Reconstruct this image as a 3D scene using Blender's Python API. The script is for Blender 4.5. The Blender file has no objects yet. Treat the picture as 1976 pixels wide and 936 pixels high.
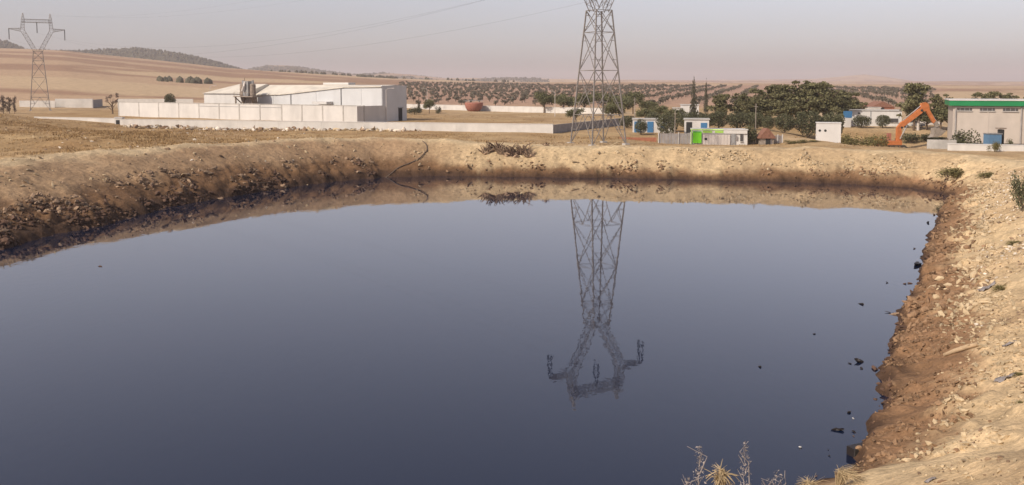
import bpy, bmesh, math, random
import numpy as np
from mathutils import Vector, Matrix

random.seed(7)
SC = bpy.context.scene
COL = SC.collection
R = math.radians

# ------------------------------------------------------------------ camera
FPX, U0, PITCH, HOR, CAMZ = 1710.0, 988.0, R(4.5), 165.0, 12.0
V0 = HOR + FPX * math.tan(PITCH)
cam = bpy.data.cameras.new('camera'); camo = bpy.data.objects.new('camera', cam)
COL.objects.link(camo); SC.camera = camo
cam.sensor_width = 36.0; cam.lens = FPX / 1976 * 36.0
cam.shift_y = -(468 - V0) / 1976.0
cam.clip_start = 0.1; cam.clip_end = 30000
camo.location = (0, 0, CAMZ); camo.rotation_euler = (math.pi / 2 - PITCH, 0, 0)

# ------------------------------------------------------------------ sky and sun
SUN_EL, SUN_AZ = R(38), R(-128)          # azimuth from +Y, clockwise positive to +X
w = bpy.data.worlds.new('World'); SC.world = w; w.use_nodes = True
nt = w.node_tree; nt.nodes.clear()
sky = nt.nodes.new('ShaderNodeTexSky'); sky.sky_type = 'NISHITA'; sky.sun_disc = False
sky.sun_elevation = SUN_EL; sky.sun_rotation = SUN_AZ
sky.air_density = 1.0; sky.dust_density = 2.0; sky.ozone_density = 2.0; sky.altitude = 200
hs = nt.nodes.new('ShaderNodeHueSaturation'); hs.inputs['Saturation'].default_value = 0.46
tint = nt.nodes.new('ShaderNodeMix'); tint.data_type = 'RGBA'; tint.blend_type = 'MULTIPLY'
tint.inputs[0].default_value = 1.0; tint.inputs[7].default_value = (1.0, 0.93, 0.97, 1)
bg = nt.nodes.new('ShaderNodeBackground'); bg.inputs['Strength'].default_value = 0.113
wo = nt.nodes.new('ShaderNodeOutputWorld')
nt.links.new(sky.outputs[0], hs.inputs['Color']); nt.links.new(hs.outputs[0], tint.inputs[6])
nt.links.new(tint.outputs[2], bg.inputs[0]); nt.links.new(bg.outputs[0], wo.inputs[0])
sl = bpy.data.lights.new('sun', 'SUN'); sl.energy = 3.4; sl.angle = R(1.5); sl.color = (1.0, 0.885, 0.73)
so = bpy.data.objects.new('sun', sl); COL.objects.link(so)
sd = Vector((math.sin(SUN_AZ) * math.cos(SUN_EL), math.cos(SUN_AZ) * math.cos(SUN_EL), math.sin(SUN_EL)))
so.location = sd * 200; so.rotation_euler = sd.to_track_quat('Z', 'Y').to_euler()
SC.view_settings.view_transform = 'Standard'; SC.view_settings.look = 'None'
SC.view_settings.exposure = 0.33; SC.view_settings.gamma = 1.0
SC.render.engine = 'CYCLES'
SC.cycles.volume_bounces = 1; SC.cycles.max_bounces = 6

# ------------------------------------------------------------------ measuring
def ray(u, v):
    cx, cy = (u - U0) / FPX, (V0 - v) / FPX
    return cx, math.cos(PITCH) + cy * math.sin(PITCH), -math.sin(PITCH) + cy * math.cos(PITCH)
def on_z(u, v, z):
    a, b, c = ray(u, v); t = (z - CAMZ) / c
    return a * t, b * t
def at(u, v, y):
    a, b, c = ray(u, v); t = y / b
    return Vector((a * t, y, CAMZ + c * t))

# ------------------------------------------------------------------ materials
def material(name, rgb, rough=0.8, metal=0.0, var=0.0, scale=4.0, island=0.0, bump=0.0, bscale=20.0,
             trans=0.0, spec=0.3, streak=0.0, objvar=0.0):
    m = bpy.data.materials.new(name); m.use_nodes = True; t = m.node_tree; L = t.links
    b = t.nodes['Principled BSDF']; b.inputs['Roughness'].default_value = rough
    b.inputs['Metallic'].default_value = metal; b.inputs['Specular IOR Level'].default_value = spec
    c = t.nodes.new('ShaderNodeRGB'); c.outputs[0].default_value = (*rgb, 1); out = c.outputs[0]
    geo = t.nodes.new('ShaderNodeNewGeometry')
    def mul(out, fac):
        h = t.nodes.new('ShaderNodeHueSaturation'); L.new(out, h.inputs['Color']); L.new(fac, h.inputs['Value']); return h.outputs[0]
    def rng(src, lo, hi, a=0.0, b_=1.0):
        r = t.nodes.new('ShaderNodeMapRange'); r.inputs[1].default_value = a; r.inputs[2].default_value = b_
        r.inputs[3].default_value = lo; r.inputs[4].default_value = hi; L.new(src, r.inputs[0]); return r.outputs[0]
    def noise(sc, det=5.0, stretch=None):
        n = t.nodes.new('ShaderNodeTexNoise'); n.inputs['Scale'].default_value = sc; n.inputs['Detail'].default_value = det
        if stretch:
            mp = t.nodes.new('ShaderNodeMapping'); mp.inputs['Scale'].default_value = stretch
            L.new(geo.outputs['Position'], mp.inputs[0]); L.new(mp.outputs[0], n.inputs['Vector'])
        else: L.new(geo.outputs['Position'], n.inputs['Vector'])
        return n.outputs[0]
    if var: out = mul(out, rng(noise(scale), 1 - var, 1 + var, 0.3, 0.7))
    if streak: out = mul(out, rng(noise(1.0, 4, (.35, .35, 0.08)), 1 - streak, 1.03, 0.35, 0.55))
    if island: out = mul(out, rng(geo.outputs['Random Per Island'], 1 - island, 1 + island))
    if objvar:
        oi = t.nodes.new('ShaderNodeObjectInfo'); out = mul(out, rng(oi.outputs['Random'], 1 - objvar, 1 + objvar))
    L.new(out, b.inputs['Base Color'])
    if bump:
        bp = t.nodes.new('ShaderNodeBump'); bp.inputs['Strength'].default_value = bump; bp.inputs['Distance'].default_value = 0.05
        L.new(noise(bscale), bp.inputs['Height']); L.new(bp.outputs[0], b.inputs['Normal'])
    if trans:
        tr = t.nodes.new('ShaderNodeBsdfTranslucent'); L.new(out, tr.inputs[0])
        mx = t.nodes.new('ShaderNodeMixShader'); mx.inputs[0].default_value = trans
        L.new(b.outputs[0], mx.inputs[1]); L.new(tr.outputs[0], mx.inputs[2])
        L.new(mx.outputs[0], t.nodes['Material Output'].inputs[0])
    return m
M = {}
def mt(k, *a, **kw): M[k] = material(k, *a, **kw)
mt('steel', (.27, .245, .225), .55, .35, var=.2, scale=2)
mt('insulator', (.035, .03, .032), .3)
mt('wire', (.09, .09, .09), .6)
mt('white_wall', (.54, .515, .48), .85, var=.07, scale=.7, streak=.10, bump=.2, bscale=6)
mt('white_paint', (.55, .53, .505), .7, var=.05, scale=.5, streak=.08)
mt('roof_cream', (.60, .55, .47), .6, var=.06, scale=.3, streak=.1)
mt('cladding', (.54, .545, .55), .55, var=.04, scale=.3, streak=.05)
mt('concrete', (.42, .40, .37), .9, var=.15, scale=1.5, streak=.2)
mt('grey_and_shade', (.30, .28, .27), .9, var=.15, scale=1.2)  # plain grey of fence and pipes; also shade painted on white return walls
mt('dark_gap', (.03, .03, .03), .8)
mt('grey_metal', (.30, .30, .30), .5, .4, var=.2, scale=3)
mt('rust_metal', (.26, .21, .17), .7, .2, var=.3, scale=2)
mt('terracotta', (.30, .125, .09), .85, var=.12, scale=1.5)
mt('brick_red', (.36, .15, .09), .9, var=.15, scale=2)
mt('roof_brown', (.22, .11, .075), .9, var=.2, scale=3)
mt('blue_door', (.05, .16, .32), .6)
mt('blue_box', (.10, .19, .30), .6, var=.1)
mt('lime', (.17, .58, .02), .5)
mt('lime_pale', (.55, .80, .25), .5)
mt('sign_green', (.30, .52, .08), .5)
mt('green_fascia', (.012, .19, .065), .5, var=.08, scale=.5)
mt('shed_wall', (.44, .385, .335), .85, var=.06, scale=.5, streak=.1)
mt('glass_dark', (.07, .065, .065), .25, spec=.5)
mt('shutter', (.52, .47, .43), .6, .1)
mt('orange', (.47, .155, .05), .65, var=.15, scale=2, streak=.12)
mt('bucket_grey', (.30, .26, .22), .7, .2, var=.2, scale=3)
mt('rubber', (.05, .045, .04), .9)
mt('chrome', (.62, .60, .58), .3, .6)
mt('wood_grey', (.28, .24, .20), .9, var=.2, scale=3)
mt('wood', (.40, .29, .18), .9, var=.2, scale=6, bump=.3, bscale=30)
mt('bark', (.13, .09, .06), .9, var=.2, scale=4)
mt('pine_leaf', (.145, .135, .065), .75, island=.45, trans=.15, objvar=.12)
mt('shrub_leaf', (.100, .100, .052), .75, island=.4, trans=.12, objvar=.12)
mt('olive_leaf', (.150, .132, .095), .75, island=.35, trans=.1, objvar=.15)
mt('pale_leaf', (.13, .13, .06), .75, island=.35, trans=.15, objvar=.1)
mt('red_leaf', (.085, .055, .042), .8, island=.4, trans=.1)
mt('cypress_leaf', (.075, .07, .045), .8, island=.4)
mt('scrub_leaf', (.075, .070, .045), .85, island=.35)
mt('weed', (.17, .145, .055), .85, island=.4, trans=.1)
mt('straw', (.33, .215, .10), .85, island=.4, trans=.15)
mt('straw_pale', (.37, .28, .165), .8, island=.45)
mt('dry_flower', (.29, .25, .23), .85, island=.45)
mt('stone_pale', (.42, .325, .205), .9, var=.12, scale=5, island=.28, bump=.4, bscale=14)
mt('stone_brown', (.215, .132, .075), .9, var=.18, scale=5, island=.35, bump=.4, bscale=14)
mt('stone_dark', (.085, .048, .031), .8, var=.25, scale=4, island=.45, bump=.4, bscale=14)
mt('stone_grey', (.22, .15, .098), .9, var=.18, scale=4, island=.4, bump=.4, bscale=14)
mt('rubble_white', (.60, .53, .44), .9, var=.12, scale=3, island=.25)
mt('wet_black', (.022, .017, .016), .45)
mt('hose', (.13, .095, .07), .6, var=.2, scale=3)
mt('plastic_grey', (.23, .205, .20), .6, var=.2, scale=9)

# ------------------------------------------------------------------ mesh helpers
class MB:
    def __init__(s): s.v = []; s.f = []
    def add(s, vs, fs):
        n = len(s.v); s.v += [tuple(p) for p in vs]; s.f += [tuple(i + n for i in f) for f in fs]; return s
    def box(s, c, d, rz=0.0):
        x, y, z = d[0] / 2, d[1] / 2, d[2] / 2; ca, sa = math.cos(rz), math.sin(rz)
        vs = [(c[0] + a * x * ca - b * y * sa, c[1] + a * x * sa + b * y * ca, c[2] + k * z)
              for k in (-1, 1) for a, b in ((-1, -1), (1, -1), (1, 1), (-1, 1))]
        return s.add(vs, [(3, 2, 1, 0), (4, 5, 6, 7), (0, 1, 5, 4), (1, 2, 6, 5), (2, 3, 7, 6), (3, 0, 4, 7)])
    def bar(s, p, q, w, t=None, up=(0, 0, 1)):
        p, q = Vector(p), Vector(q); t = t or w; d = (q - p).normalized(); u = Vector(up)
        if abs(d.dot(u)) > .97: u = Vector((1, 0, 0))
        a = d.cross(u).normalized() * w / 2; b = a.cross(d).normalized() * t / 2
        vs = [o + i * a + j * b for o in (p, q) for i, j in ((-1, -1), (1, -1), (1, 1), (-1, 1))]
        return s.add(vs, [(3, 2, 1, 0), (4, 5, 6, 7), (0, 1, 5, 4), (1, 2, 6, 5), (2, 3, 7, 6), (3, 0, 4, 7)])
    def tube(s, pts, r, n=6, cap=True):
        pts = [Vector(p) for p in pts]; rs = r if isinstance(r, (list, tuple)) else [r] * len(pts); vs = []
        for i, p in enumerate(pts):
            d = (pts[min(i + 1, len(pts) - 1)] - pts[max(i - 1, 0)]).normalized()
            u = Vector((0, 0, 1)) if abs(d.z) < .9 else Vector((1, 0, 0))
            a = d.cross(u).normalized(); b = a.cross(d)
            vs += [p + rs[i] * (math.cos(k * math.tau / n) * a + math.sin(k * math.tau / n) * b) for k in range(n)]
        fs = [(i * n + k, i * n + (k + 1) % n, (i + 1) * n + (k + 1) % n, (i + 1) * n + k)
              for i in range(len(pts) - 1) for k in range(n)]
        if cap: fs += [tuple(range(n - 1, -1, -1)), tuple(range((len(pts) - 1) * n, len(pts) * n))]
        return s.add(vs, fs)
    def prism(s, poly, off):
        n = len(poly); off = Vector(off); a = [Vector(p) for p in poly]; b = [p + off for p in a]
        return s.add(a + b, [tuple(range(n - 1, -1, -1)), tuple(range(n, 2 * n))] +
                     [(i, (i + 1) % n, n + (i + 1) % n, n + i) for i in range(n)])
    def build(s, name, mat, parent=None, smooth=False):
        me = bpy.data.meshes.new(name); me.from_pydata(s.v, [], s.f); me.update()
        if smooth: me.polygons.foreach_set('use_smooth', [True] * len(me.polygons))
        me.materials.append(M[mat] if isinstance(mat, str) else mat)
        o = bpy.data.objects.new(name, me); COL.objects.link(o)
        if parent: o.parent = parent
        return o
def tag(o, label=None, cat=None, group=None, kind=None):
    for k, v in (('label', label), ('category', cat), ('group', group), ('kind', kind)):
        if v: o[k] = v
    return o
def empty(name, loc, rz=0.0):
    o = bpy.data.objects.new(name, None); COL.objects.link(o); o.location = loc; o.rotation_euler = (0, 0, rz); return o
def copy_tree(o, parent=None):
    c = o.copy(); COL.objects.link(c)
    if parent: c.parent = parent
    for ch in o.children: copy_tree(ch, c)
    return c

# ------------------------------------------------------------------ noise and terrain
def hsh(i, j, s):
    n = (i.astype(np.int64) & 0xffffffff).astype(np.uint64) * np.uint64(0x9E3779B97F4A7C15)
    n = n ^ ((j.astype(np.int64) & 0xffffffff).astype(np.uint64) * np.uint64(0xC2B2AE3D27D4EB4F)) ^ np.uint64(s * 7919 + 1)
    for k in (30, 27):
        n = (n ^ (n >> np.uint64(k))) * np.uint64(0xBF58476D1CE4E5B9)
    return ((n ^ (n >> np.uint64(31))) & np.uint64(0xffff)).astype(float) / 65535.0
def vn(x, y, s=0):
    i, j = np.floor(x), np.floor(y); a, b = x - i, y - j
    a = a * a * (3 - 2 * a); b = b * b * (3 - 2 * b)
    return (hsh(i, j, s) * (1 - a) + hsh(i + 1, j, s) * a) * (1 - b) + (hsh(i, j + 1, s) * (1 - a) + hsh(i + 1, j + 1, s) * a) * b
def fbm(x, y, s=0, o=4):
    t = 0.0; a = .5
    for k in range(o): t = t + a * vn(x * 2 ** k + 17.3 * k, y * 2 ** k - 9.1 * k, s + k); a *= .5
    return t - .47
def sst(t): t = np.clip(t, 0, 1); return t * t * (3 - 2 * t)

# waterline: (x, y, crest height, bank width); visible part measured, the rest goes on out of frame
WL = []
def wl(u, v, hc, wd): WL.append((*on_z(u, v, 0), hc, wd))
WL.append((-58, 38, 5.0, 14)); WL.append((-47, 52, 5.0, 15))
for a in ((0, 482, 4.9, 16), (128, 449, 4.9, 15), (205, 434, 4.9, 15), (270, 416, 4.9, 14), (330, 399, 4.9, 13),
          (415, 384, 4.9, 12), (500, 370, 4.9, 11), (578, 359, 4.8, 10), (660, 349, 4.8, 9.5), (742, 342, 4.6, 8),
          (830, 340, 4.3, 7), (960, 341, 3.9, 6), (1150, 343, 3.7, 5.5), (1300, 346, 3.7, 5.5), (1500, 351, 3.8, 6),
          (1650, 356, 3.8, 6.5), (1760, 363, 3.7, 7), (1815, 372, 3.6, 7), (1835, 382, 3.6, 7), (1822, 400, 3.6, 7.5), (1803, 440, 3.7, 8),
          (1788, 485, 3.8, 8.5), (1772, 530, 3.9, 9), (1752, 575, 4.0, 9.5), (1735, 620, 4.1, 10), (1722, 660, 4.2, 10),
          (1705, 710, 4.3, 11), (1692, 760, 4.5, 11), (1680, 810, 4.7, 12), (1655, 860, 5.0, 12), (1635, 895, 5.5, 13),
          (1595, 928, 6.5, 15)): wl(*a)
WL += [(7.0, 25.4, 9, 20), (2, 25.1, 10.4, 22.6), (-12, 25.1, 10.4, 22.6), (-40, 26, 9.4, 21), (-55, 30, 6, 15)]
WLA = np.array(WL); NW = len(WL)

def pond(x, y):
    """signed distance to the waterline (outside positive), crest height, bank width"""
    best = np.full(x.shape, 1e9); hc = np.zeros(x.shape); wd = np.zeros(x.shape); ins = np.zeros(x.shape, bool)
    for i in range(NW):
        ax, ay, ah, aw = WLA[i]; bx, by, bh, bw = WLA[(i + 1) % NW]
        dx, dy = bx - ax, by - ay
        t = np.clip(((x - ax) * dx + (y - ay) * dy) / (dx * dx + dy * dy), 0, 1)
        d = np.hypot(x - ax - t * dx, y - ay - t * dy); m = d < best
        best = np.where(m, d, best); hc = np.where(m, ah + t * (bh - ah), hc); wd = np.where(m, aw + t * (bw - aw), wd)
        c = ((ay > y) != (by > y)) & (x < (bx - ax) * (y - ay) / (by - ay + 1e-12) + ax); ins ^= c
    return np.where(ins, -best, best), hc, wd

RA_U = [-3000, -600, -200, 0, 130, 300, 450, 600, 760, 900, 1050, 1250, 1400, 1700, 1976, 2500, 4500]
RA_E = [40, 60, 64, 61, 59, 45, 31, 23, 14, 9, 6, 6, 5, 2, -2, -2, 0]
RB_U = [-3000, -500, -100, -10, 25, 60, 160, 215, 270, 330, 400, 450, 500, 560, 4500]
RB_E = [30, 60, 74, 79, 70, 58, 57, 60, 64, 59, 46, 34, 20, 0, 0]
RC_U = [-3000, 450, 490, 520, 560, 620, 690, 740, 790, 860, 1000, 1100, 1400, 4500]
RC_E = [0, 20, 31, 37, 37, 28, 20, 23, 21, 14, 14, 11, 8, 0]
RD_U = [-3000, 500, 800, 1000, 1300, 1480, 1570, 1620, 1665, 1710, 1760, 1820, 2000, 2300, 4500]
RD_E = [0, 0, 12, 14, 10, 11, 12, 16, 20, 15, 8, 5, 4, 6, 0]

def terrain(x, y, detail=True):
    x = np.asarray(x, float); y = np.asarray(y, float)
    sh = x.shape; x = np.atleast_1d(x); y = np.atleast_1d(y)
    s, hc, wd = pond(x, y)
    r = np.hypot(x, y); ang = np.clip(np.arctan2(x, y), -1.2, 1.2); u = U0 + FPX * np.tan(ang)
    # far country
    zA = CAMZ + 1400 * np.interp(u, RA_U, RA_E) / FPX
    tt = np.clip((r - 310) / 1090, 0, 1)
    lb = sst((u - 450) / 400); z = 3.6 + (zA - 3.6) * ((sst(tt) * .35 + tt * .65) * (1 - lb) + tt ** .85 * lb)
    z = z - np.clip((r - 1400) / 1000, 0, 1) * (zA - 12) * .8
    for UU, EE, rk, wk in ((RB_U, RB_E, 2300, 700), (RC_U, RC_E, 3600, 1000), (RD_U, RD_E, 6200, 1800)):
        e = np.interp(u, UU, EE); zz = CAMZ + rk * e / FPX
        k = np.clip((r - rk + wk) / wk, 0, 1); k2 = np.clip((r - rk) / (wk * 1.5), 0, 1)
        zz = (3 + (zz - 3) * (1 - .6 * sst(k2))) * sst(k) - 5 * (1 - sst(k))
        z = np.where(e > .5, np.maximum(z, zz), z)
    far = np.clip((r - 350) / 500, 0, 1)
    if detail: z = z + far * (fbm(x / 160, y / 160, 3) * 5 + fbm(x / 40, y / 40, 5) * 1.2)
    # site ground
    site = 1 - far
    n1 = fbm(x / 14, y / 14, 11)
    z = z + site * n1 * .5
    z = z + 5.0 * np.exp(-(((x + 108) / 15) ** 2 + ((y - 150) / 26) ** 2) / 2)       # mound on the left
    z = z + 1.7 * np.exp(-(((x + 66) / 15) ** 2 + ((y - 122) / 15) ** 2) / 2) + fbm(x / 9, y / 9, 13) * 1.2 * np.exp(-(((x + 65) / 40) ** 2 + ((y - 128) / 30) ** 2) / 2)
    z = z - 1.1 * np.exp(-(((x - 33.5) / 14) ** 4 + ((y - 142) / 14) ** 4))                 # yard behind the far bank lies lower
    z = z - 3.2 * np.exp(-(((x - 67) / 14) ** 4 + ((y - 147) / 21) ** 4))                 # hollow the excavator stands in
    # banks of the pond
    s = np.where(np.abs(s) < 8, s + (fbm(x / 3.1, y / 3.1, 23) * 1.5 + fbm(x / .9, y / .9, 25, 3) * 1.1) * (1 - np.clip((hc - 5.5) / 2, 0, 1)) * np.clip(1 - np.abs(s) / 8, 0, 1), s)
    t = np.clip(s / wd, 0, 1)
    nearb = np.clip((hc - 6) / 2, 0, 1); prof = (1 - (1 - t) ** 1.3) * (1 - nearb) + t * nearb
    wob = fbm(x / 5, y / 5, 21)
    bank = hc * prof + .22 * sst(s / .5) * (1 - t) * (1 - nearb)
    bank = bank + (wob * 1.1 + fbm(x / 1.3, y / 1.3, 31) * .55 + fbm(x / .5, y / .5, 33, 2) * .3 * (r < 110)) * np.clip(s / 1.5, 0.12, 1) * (.6 - .45 * nearb)
    rgt = np.clip((x - (4 + (y - 30) * .25)) / 4, 0, 1) * (y < 112)
    cm = np.clip(sst((fbm(x / 4, y / 4, 27) + .02 + .12 * rgt) / .14), 0, 1) * np.clip(1.25 - t / (.5 + .25 * rgt), 0, 1) * (r < 135) * (1 - nearb)
    cl = np.maximum(0, vn(x / .85, y / .85, 35) - .45) * 1.0 + np.maximum(0, vn(x / .42, y / .42, 36) - .4) * .55 - .12
    bank = bank + cm * cl * np.where(y < 45, .55, 1.0) * np.clip(s / .4, .25, 1)
    fall = np.where(hc > 7, 25, 11)
    k = sst((s - wd - 1.5) / fall)
    zb = np.where(s < wd, bank, bank * (1 - k) + z * k)
    z = np.where(s < 0, np.maximum(-1.4, s * .45) , zb)
    # camera stands on a firm shoulder
    q = np.exp(-((x / 3) ** 2 + (y / 3) ** 2)); z = z * (1 - q) + np.minimum(z, 10.35) * q
    return z.reshape(sh) if sh else float(z[0])
def gz(x, y): return terrain(x, y)

def lerp3(a, b, t): return a * (1 - t[:, None]) + b * t[:, None]
def C(*a): return np.array(a)[None, :]

def build_ground():
    a = np.concatenate([np.arange(-180, -42, 6.0), np.arange(-42, -35, .5), np.arange(-35, 35, .13), np.arange(35, 42, .5), np.arange(42, 180, 6.0)])
    th = np.radians(a); nc = len(th)
    rr = np.concatenate([np.geomspace(.6, 14, 50)[:-1], np.linspace(14, 60, 190)[:-1], np.linspace(60, 135, 240)[:-1], np.geomspace(135, 420, 130)[:-1], np.geomspace(420, 9000, 130)])
    nr = len(rr)
    A, RRm = np.meshgrid(th, rr); x = (np.sin(A) * RRm).ravel(); y = (np.cos(A) * RRm).ravel()
    z = terrain(x, y)
    s, hc, wd = pond(x, y); r = np.hypot(x, y); u = U0 + FPX * np.tan(np.clip(np.arctan2(x, y), -1.2, 1.2))
    n = fbm(x / 6, y / 6, 41); n2 = fbm(x / 1.7, y / 1.7, 43); n3 = fbm(x / 30, y / 30, 45); n4 = fbm(x / 210, y / 60, 47)
    right = sst((x - (8 + (y - 30) * .25)) / 6) * (y < 105)
    t = np.clip(s / wd, 0, 1)
    sand = lerp3(C(.36, .255, .148), C(.46, .345, .205), np.clip(.5 + n * 1.6, 0, 1))
    sand = lerp3(sand, sand * 1.18, right)
    left_up = lerp3(C(.27, .175, .10), C(.36, .245, .145), np.clip(.5 + n * 1.6, 0, 1))
    pale = C(.49, .38, .235) + 0 * sand
    low = lerp3(C(.155, .088, .046) + 0 * sand, C(.225, .13, .07) + 0 * sand, right)
    mud = C(.062, .036, .023) + 0 * sand
    isleft = (1 - sst((u - 750) / 200)) * (x < 5)
    up = lerp3(sand, left_up, isleft)
    c = lerp3(low, up, sst((z - .75 + n2 * 1.3 + n * 1.3 - right * .35 - isleft * .9) / (1.0 + .6 * isleft)))
    c = lerp3(mud, c, sst((z + n2 * .6 - .2 - .2 * isleft) / (.65 - .15 * right + .3 * isleft)))
    c = lerp3(c, pale, sst((t - .8 + n * .5) / .25) * .8)
    grass = lerp3(C(.27, .165, .075) + 0 * sand, C(.38, .262, .135) + 0 * sand, np.clip(.45 + n * 1.8 + n3, 0, 1))
    dirt = lerp3(C(.40, .29, .175) + 0 * sand, C(.50, .38, .24) + 0 * sand, np.clip(.5 + n, 0, 1))
    gmask = np.clip(.55 + n3 * 2.2 + isleft * .5, 0, 1)
    fld = lerp3(dirt, grass, gmask)
    c = lerp3(c, fld, sst((s - wd - 1.0 + n * 3) / 2.5))
    # far fields
    f1 = lerp3(C(.40, .275, .175) + 0 * sand, C(.29, .18, .115) + 0 * sand, sst((n4 + .06) / .06))
    f1 = lerp3(f1, C(.44, .32, .20) + 0 * sand, sst((fbm(x / 240 + 5, y / 120, 51) - .08) / .06))
    orch = sst((u + n3 * 60 - 760) / 50) * (1 - sst((u - 1780) / 60)) * sst((r - 300) / 40) * (1 - sst((r + n3 * 120 - 940) / 60))
    f1 = lerp3(f1, C(.36, .225, .16) + 0 * sand, orch * .85)
    eB = np.interp(u, RB_U, RB_E)
    scrub = ((r > 1750) & (r < 3000) & (u < 520)).astype(float) * sst((fbm(x / 120, y / 120, 61) + .33) / .1)
    scrub = np.maximum(scrub, ((r > 2950) & (r < 4300) & (u > 460) & (u < 1060)) * sst((fbm(x / 200, y / 200, 63) + .1) / .1) * .8)
    f1 = lerp3(f1, C(.085, .075, .045) + 0 * sand, scrub)
    c = lerp3(c, f1, sst((r - 300) / 60))
    c = np.clip(c * (1 + .25 * fbm(x / .6, y / .6, 71, 3)[:, None] * (r < 140)[:, None]), .01, .8)
    i, j = np.meshgrid(np.arange(nr - 1), np.arange(nc - 1), indexing='ij')
    v00 = i * nc + j; q = np.stack([v00, v00 + 1, v00 + nc + 1, v00 + nc], -1).reshape(-1, 4)
    # close the seam behind the camera
    k = np.arange(nr - 1); seam = np.stack([k * nc + nc - 1, k * nc, (k + 1) * nc, (k + 1) * nc + nc - 1], -1)
    q = np.concatenate([q, seam]); q = q[:, ::-1]
    me = bpy.data.meshes.new('ground'); nv = len(x); nf = len(q)
    me.vertices.add(nv); me.vertices.foreach_set('co', np.stack([x, y, z], -1).ravel())
    me.loops.add(nf * 4); me.loops.foreach_set('vertex_index', q.ravel().astype(np.int32))
    me.polygons.add(nf); me.polygons.foreach_set('loop_start', np.arange(0, nf * 4, 4, dtype=np.int32))
    me.polygons.foreach_set('use_smooth', np.ones(nf, bool))
    me.update(calc_edges=True); me.validate()
    at_ = me.attributes.new('Col', 'FLOAT_COLOR', 'POINT')
    at_.data.foreach_set('color', np.concatenate([c, np.ones((nv, 1))], 1).ravel())
    m = bpy.data.materials.new('earth'); m.use_nodes = True; t = m.node_tree; L = t.links
    b = t.nodes['Principled BSDF']; b.inputs['Roughness'].default_value = .95; b.inputs['Specular IOR Level'].default_value = .15
    ac = t.nodes.new('ShaderNodeAttribute'); ac.attribute_name = 'Col'
    geo = t.nodes.new('ShaderNodeNewGeometry'); out = ac.outputs['Color']
    hts = []
    for sc, lo, hi in ((.35, .84, 1.16), (2.2, .80, 1.2), (9.0, .82, 1.18)):
        n_ = t.nodes.new('ShaderNodeTexNoise'); n_.inputs['Scale'].default_value = sc; n_.inputs['Detail'].default_value = 6
        L.new(geo.outputs['Position'], n_.inputs['Vector'])
        mr = t.nodes.new('ShaderNodeMapRange'); mr.inputs[1].default_value = .3; mr.inputs[2].default_value = .7
        mr.inputs[3].default_value = lo; mr.inputs[4].default_value = hi; L.new(n_.outputs[0], mr.inputs[0])
        h = t.nodes.new('ShaderNodeHueSaturation'); L.new(out, h.inputs['Color']); L.new(mr.outputs[0], h.inputs['Value']); out = h.outputs[0]
        hts.append(n_.outputs[0])
    L.new(out, b.inputs['Base Color'])
    nrm = None
    for hsrc, st, ds in ((hts[1], .5, .28), (hts[2], .5, .07)):
        bp = t.nodes.new('ShaderNodeBump'); bp.inputs['Strength'].default_value = st; bp.inputs['Distance'].default_value = ds
        L.new(hsrc, bp.inputs['Height'])
        if nrm: L.new(nrm, bp.inputs['Normal'])
        nrm = bp.outputs[0]
    L.new(nrm, b.inputs['Normal'])
    me.materials.append(m)
    o = bpy.data.objects.new('ground', me); COL.objects.link(o)
    tag(o, 'bare sandy ground with pond banks and dry hills behind', 'ground', kind='structure')
build_ground()

def build_water():
    m = bpy.data.materials.new('dark_water'); m.use_nodes = True; t = m.node_tree; L = t.links
    b = t.nodes['Principled BSDF']; b.inputs['Base Color'].default_value = (.004, .010, .030, 1)
    b.inputs['Roughness'].default_value = .02; b.inputs['IOR'].default_value = 1.33
    b.inputs['Coat Weight'].default_value = .6; b.inputs['Coat IOR'].default_value = 1.36; b.inputs['Coat Roughness'].default_value = .02   # extra coat added to brighten the mirrored sky
    b.inputs['Specular Tint'].default_value = (.93, .92, 1.0, 1)  # bluish tint put into the reflection
    geo = t.nodes.new('ShaderNodeNewGeometry')
    mp = t.nodes.new('ShaderNodeMapping'); mp.inputs['Scale'].default_value = (1.0, .45, 1); L.new(geo.outputs['Position'], mp.inputs[0])
    n = t.nodes.new('ShaderNodeTexNoise'); n.inputs['Scale'].default_value = 2.2; n.inputs['Detail'].default_value = 3; L.new(mp.outputs[0], n.inputs['Vector'])
    bp = t.nodes.new('ShaderNodeBump'); bp.inputs['Strength'].default_value = .07; bp.inputs['Distance'].default_value = .05
    L.new(n.outputs[0], bp.inputs['Height']); L.new(bp.outputs[0], b.inputs['Normal']); L.new(bp.outputs[0], b.inputs['Coat Normal'])
    n2 = t.nodes.new('ShaderNodeTexNoise'); n2.inputs['Scale'].default_value = .07; n2.inputs['Detail'].default_value = 4; L.new(mp.outputs[0], n2.inputs['Vector'])
    mr = t.nodes.new('ShaderNodeMapRange'); mr.inputs[1].default_value = .4; mr.inputs[2].default_value = .65; mr.inputs[3].default_value = .03; mr.inputs[4].default_value = .075
    L.new(n2.outputs[0], mr.inputs[0]); L.new(mr.outputs[0], bp.inputs['Strength'])
    cx, cy = WLA[:, 0].mean(), WLA[:, 1].mean()
    pts = []
    for x, y, h, w_ in WL:
        d = math.hypot(x - cx, y - cy); k = 1 + 1.2 / d
        pts.append((cx + (x - cx) * k, cy + (y - cy) * k, 0))
    mb = MB(); mb.add(pts, [tuple(range(len(pts) - 1, -1, -1))])
    o = mb.build('pond_water', m)
    if o.data.polygons[0].normal.z < 0: o.data.flip_normals()
    tag(o, 'still dark polluted pond water mirroring the sky', 'water', kind='structure')
build_water()

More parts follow.
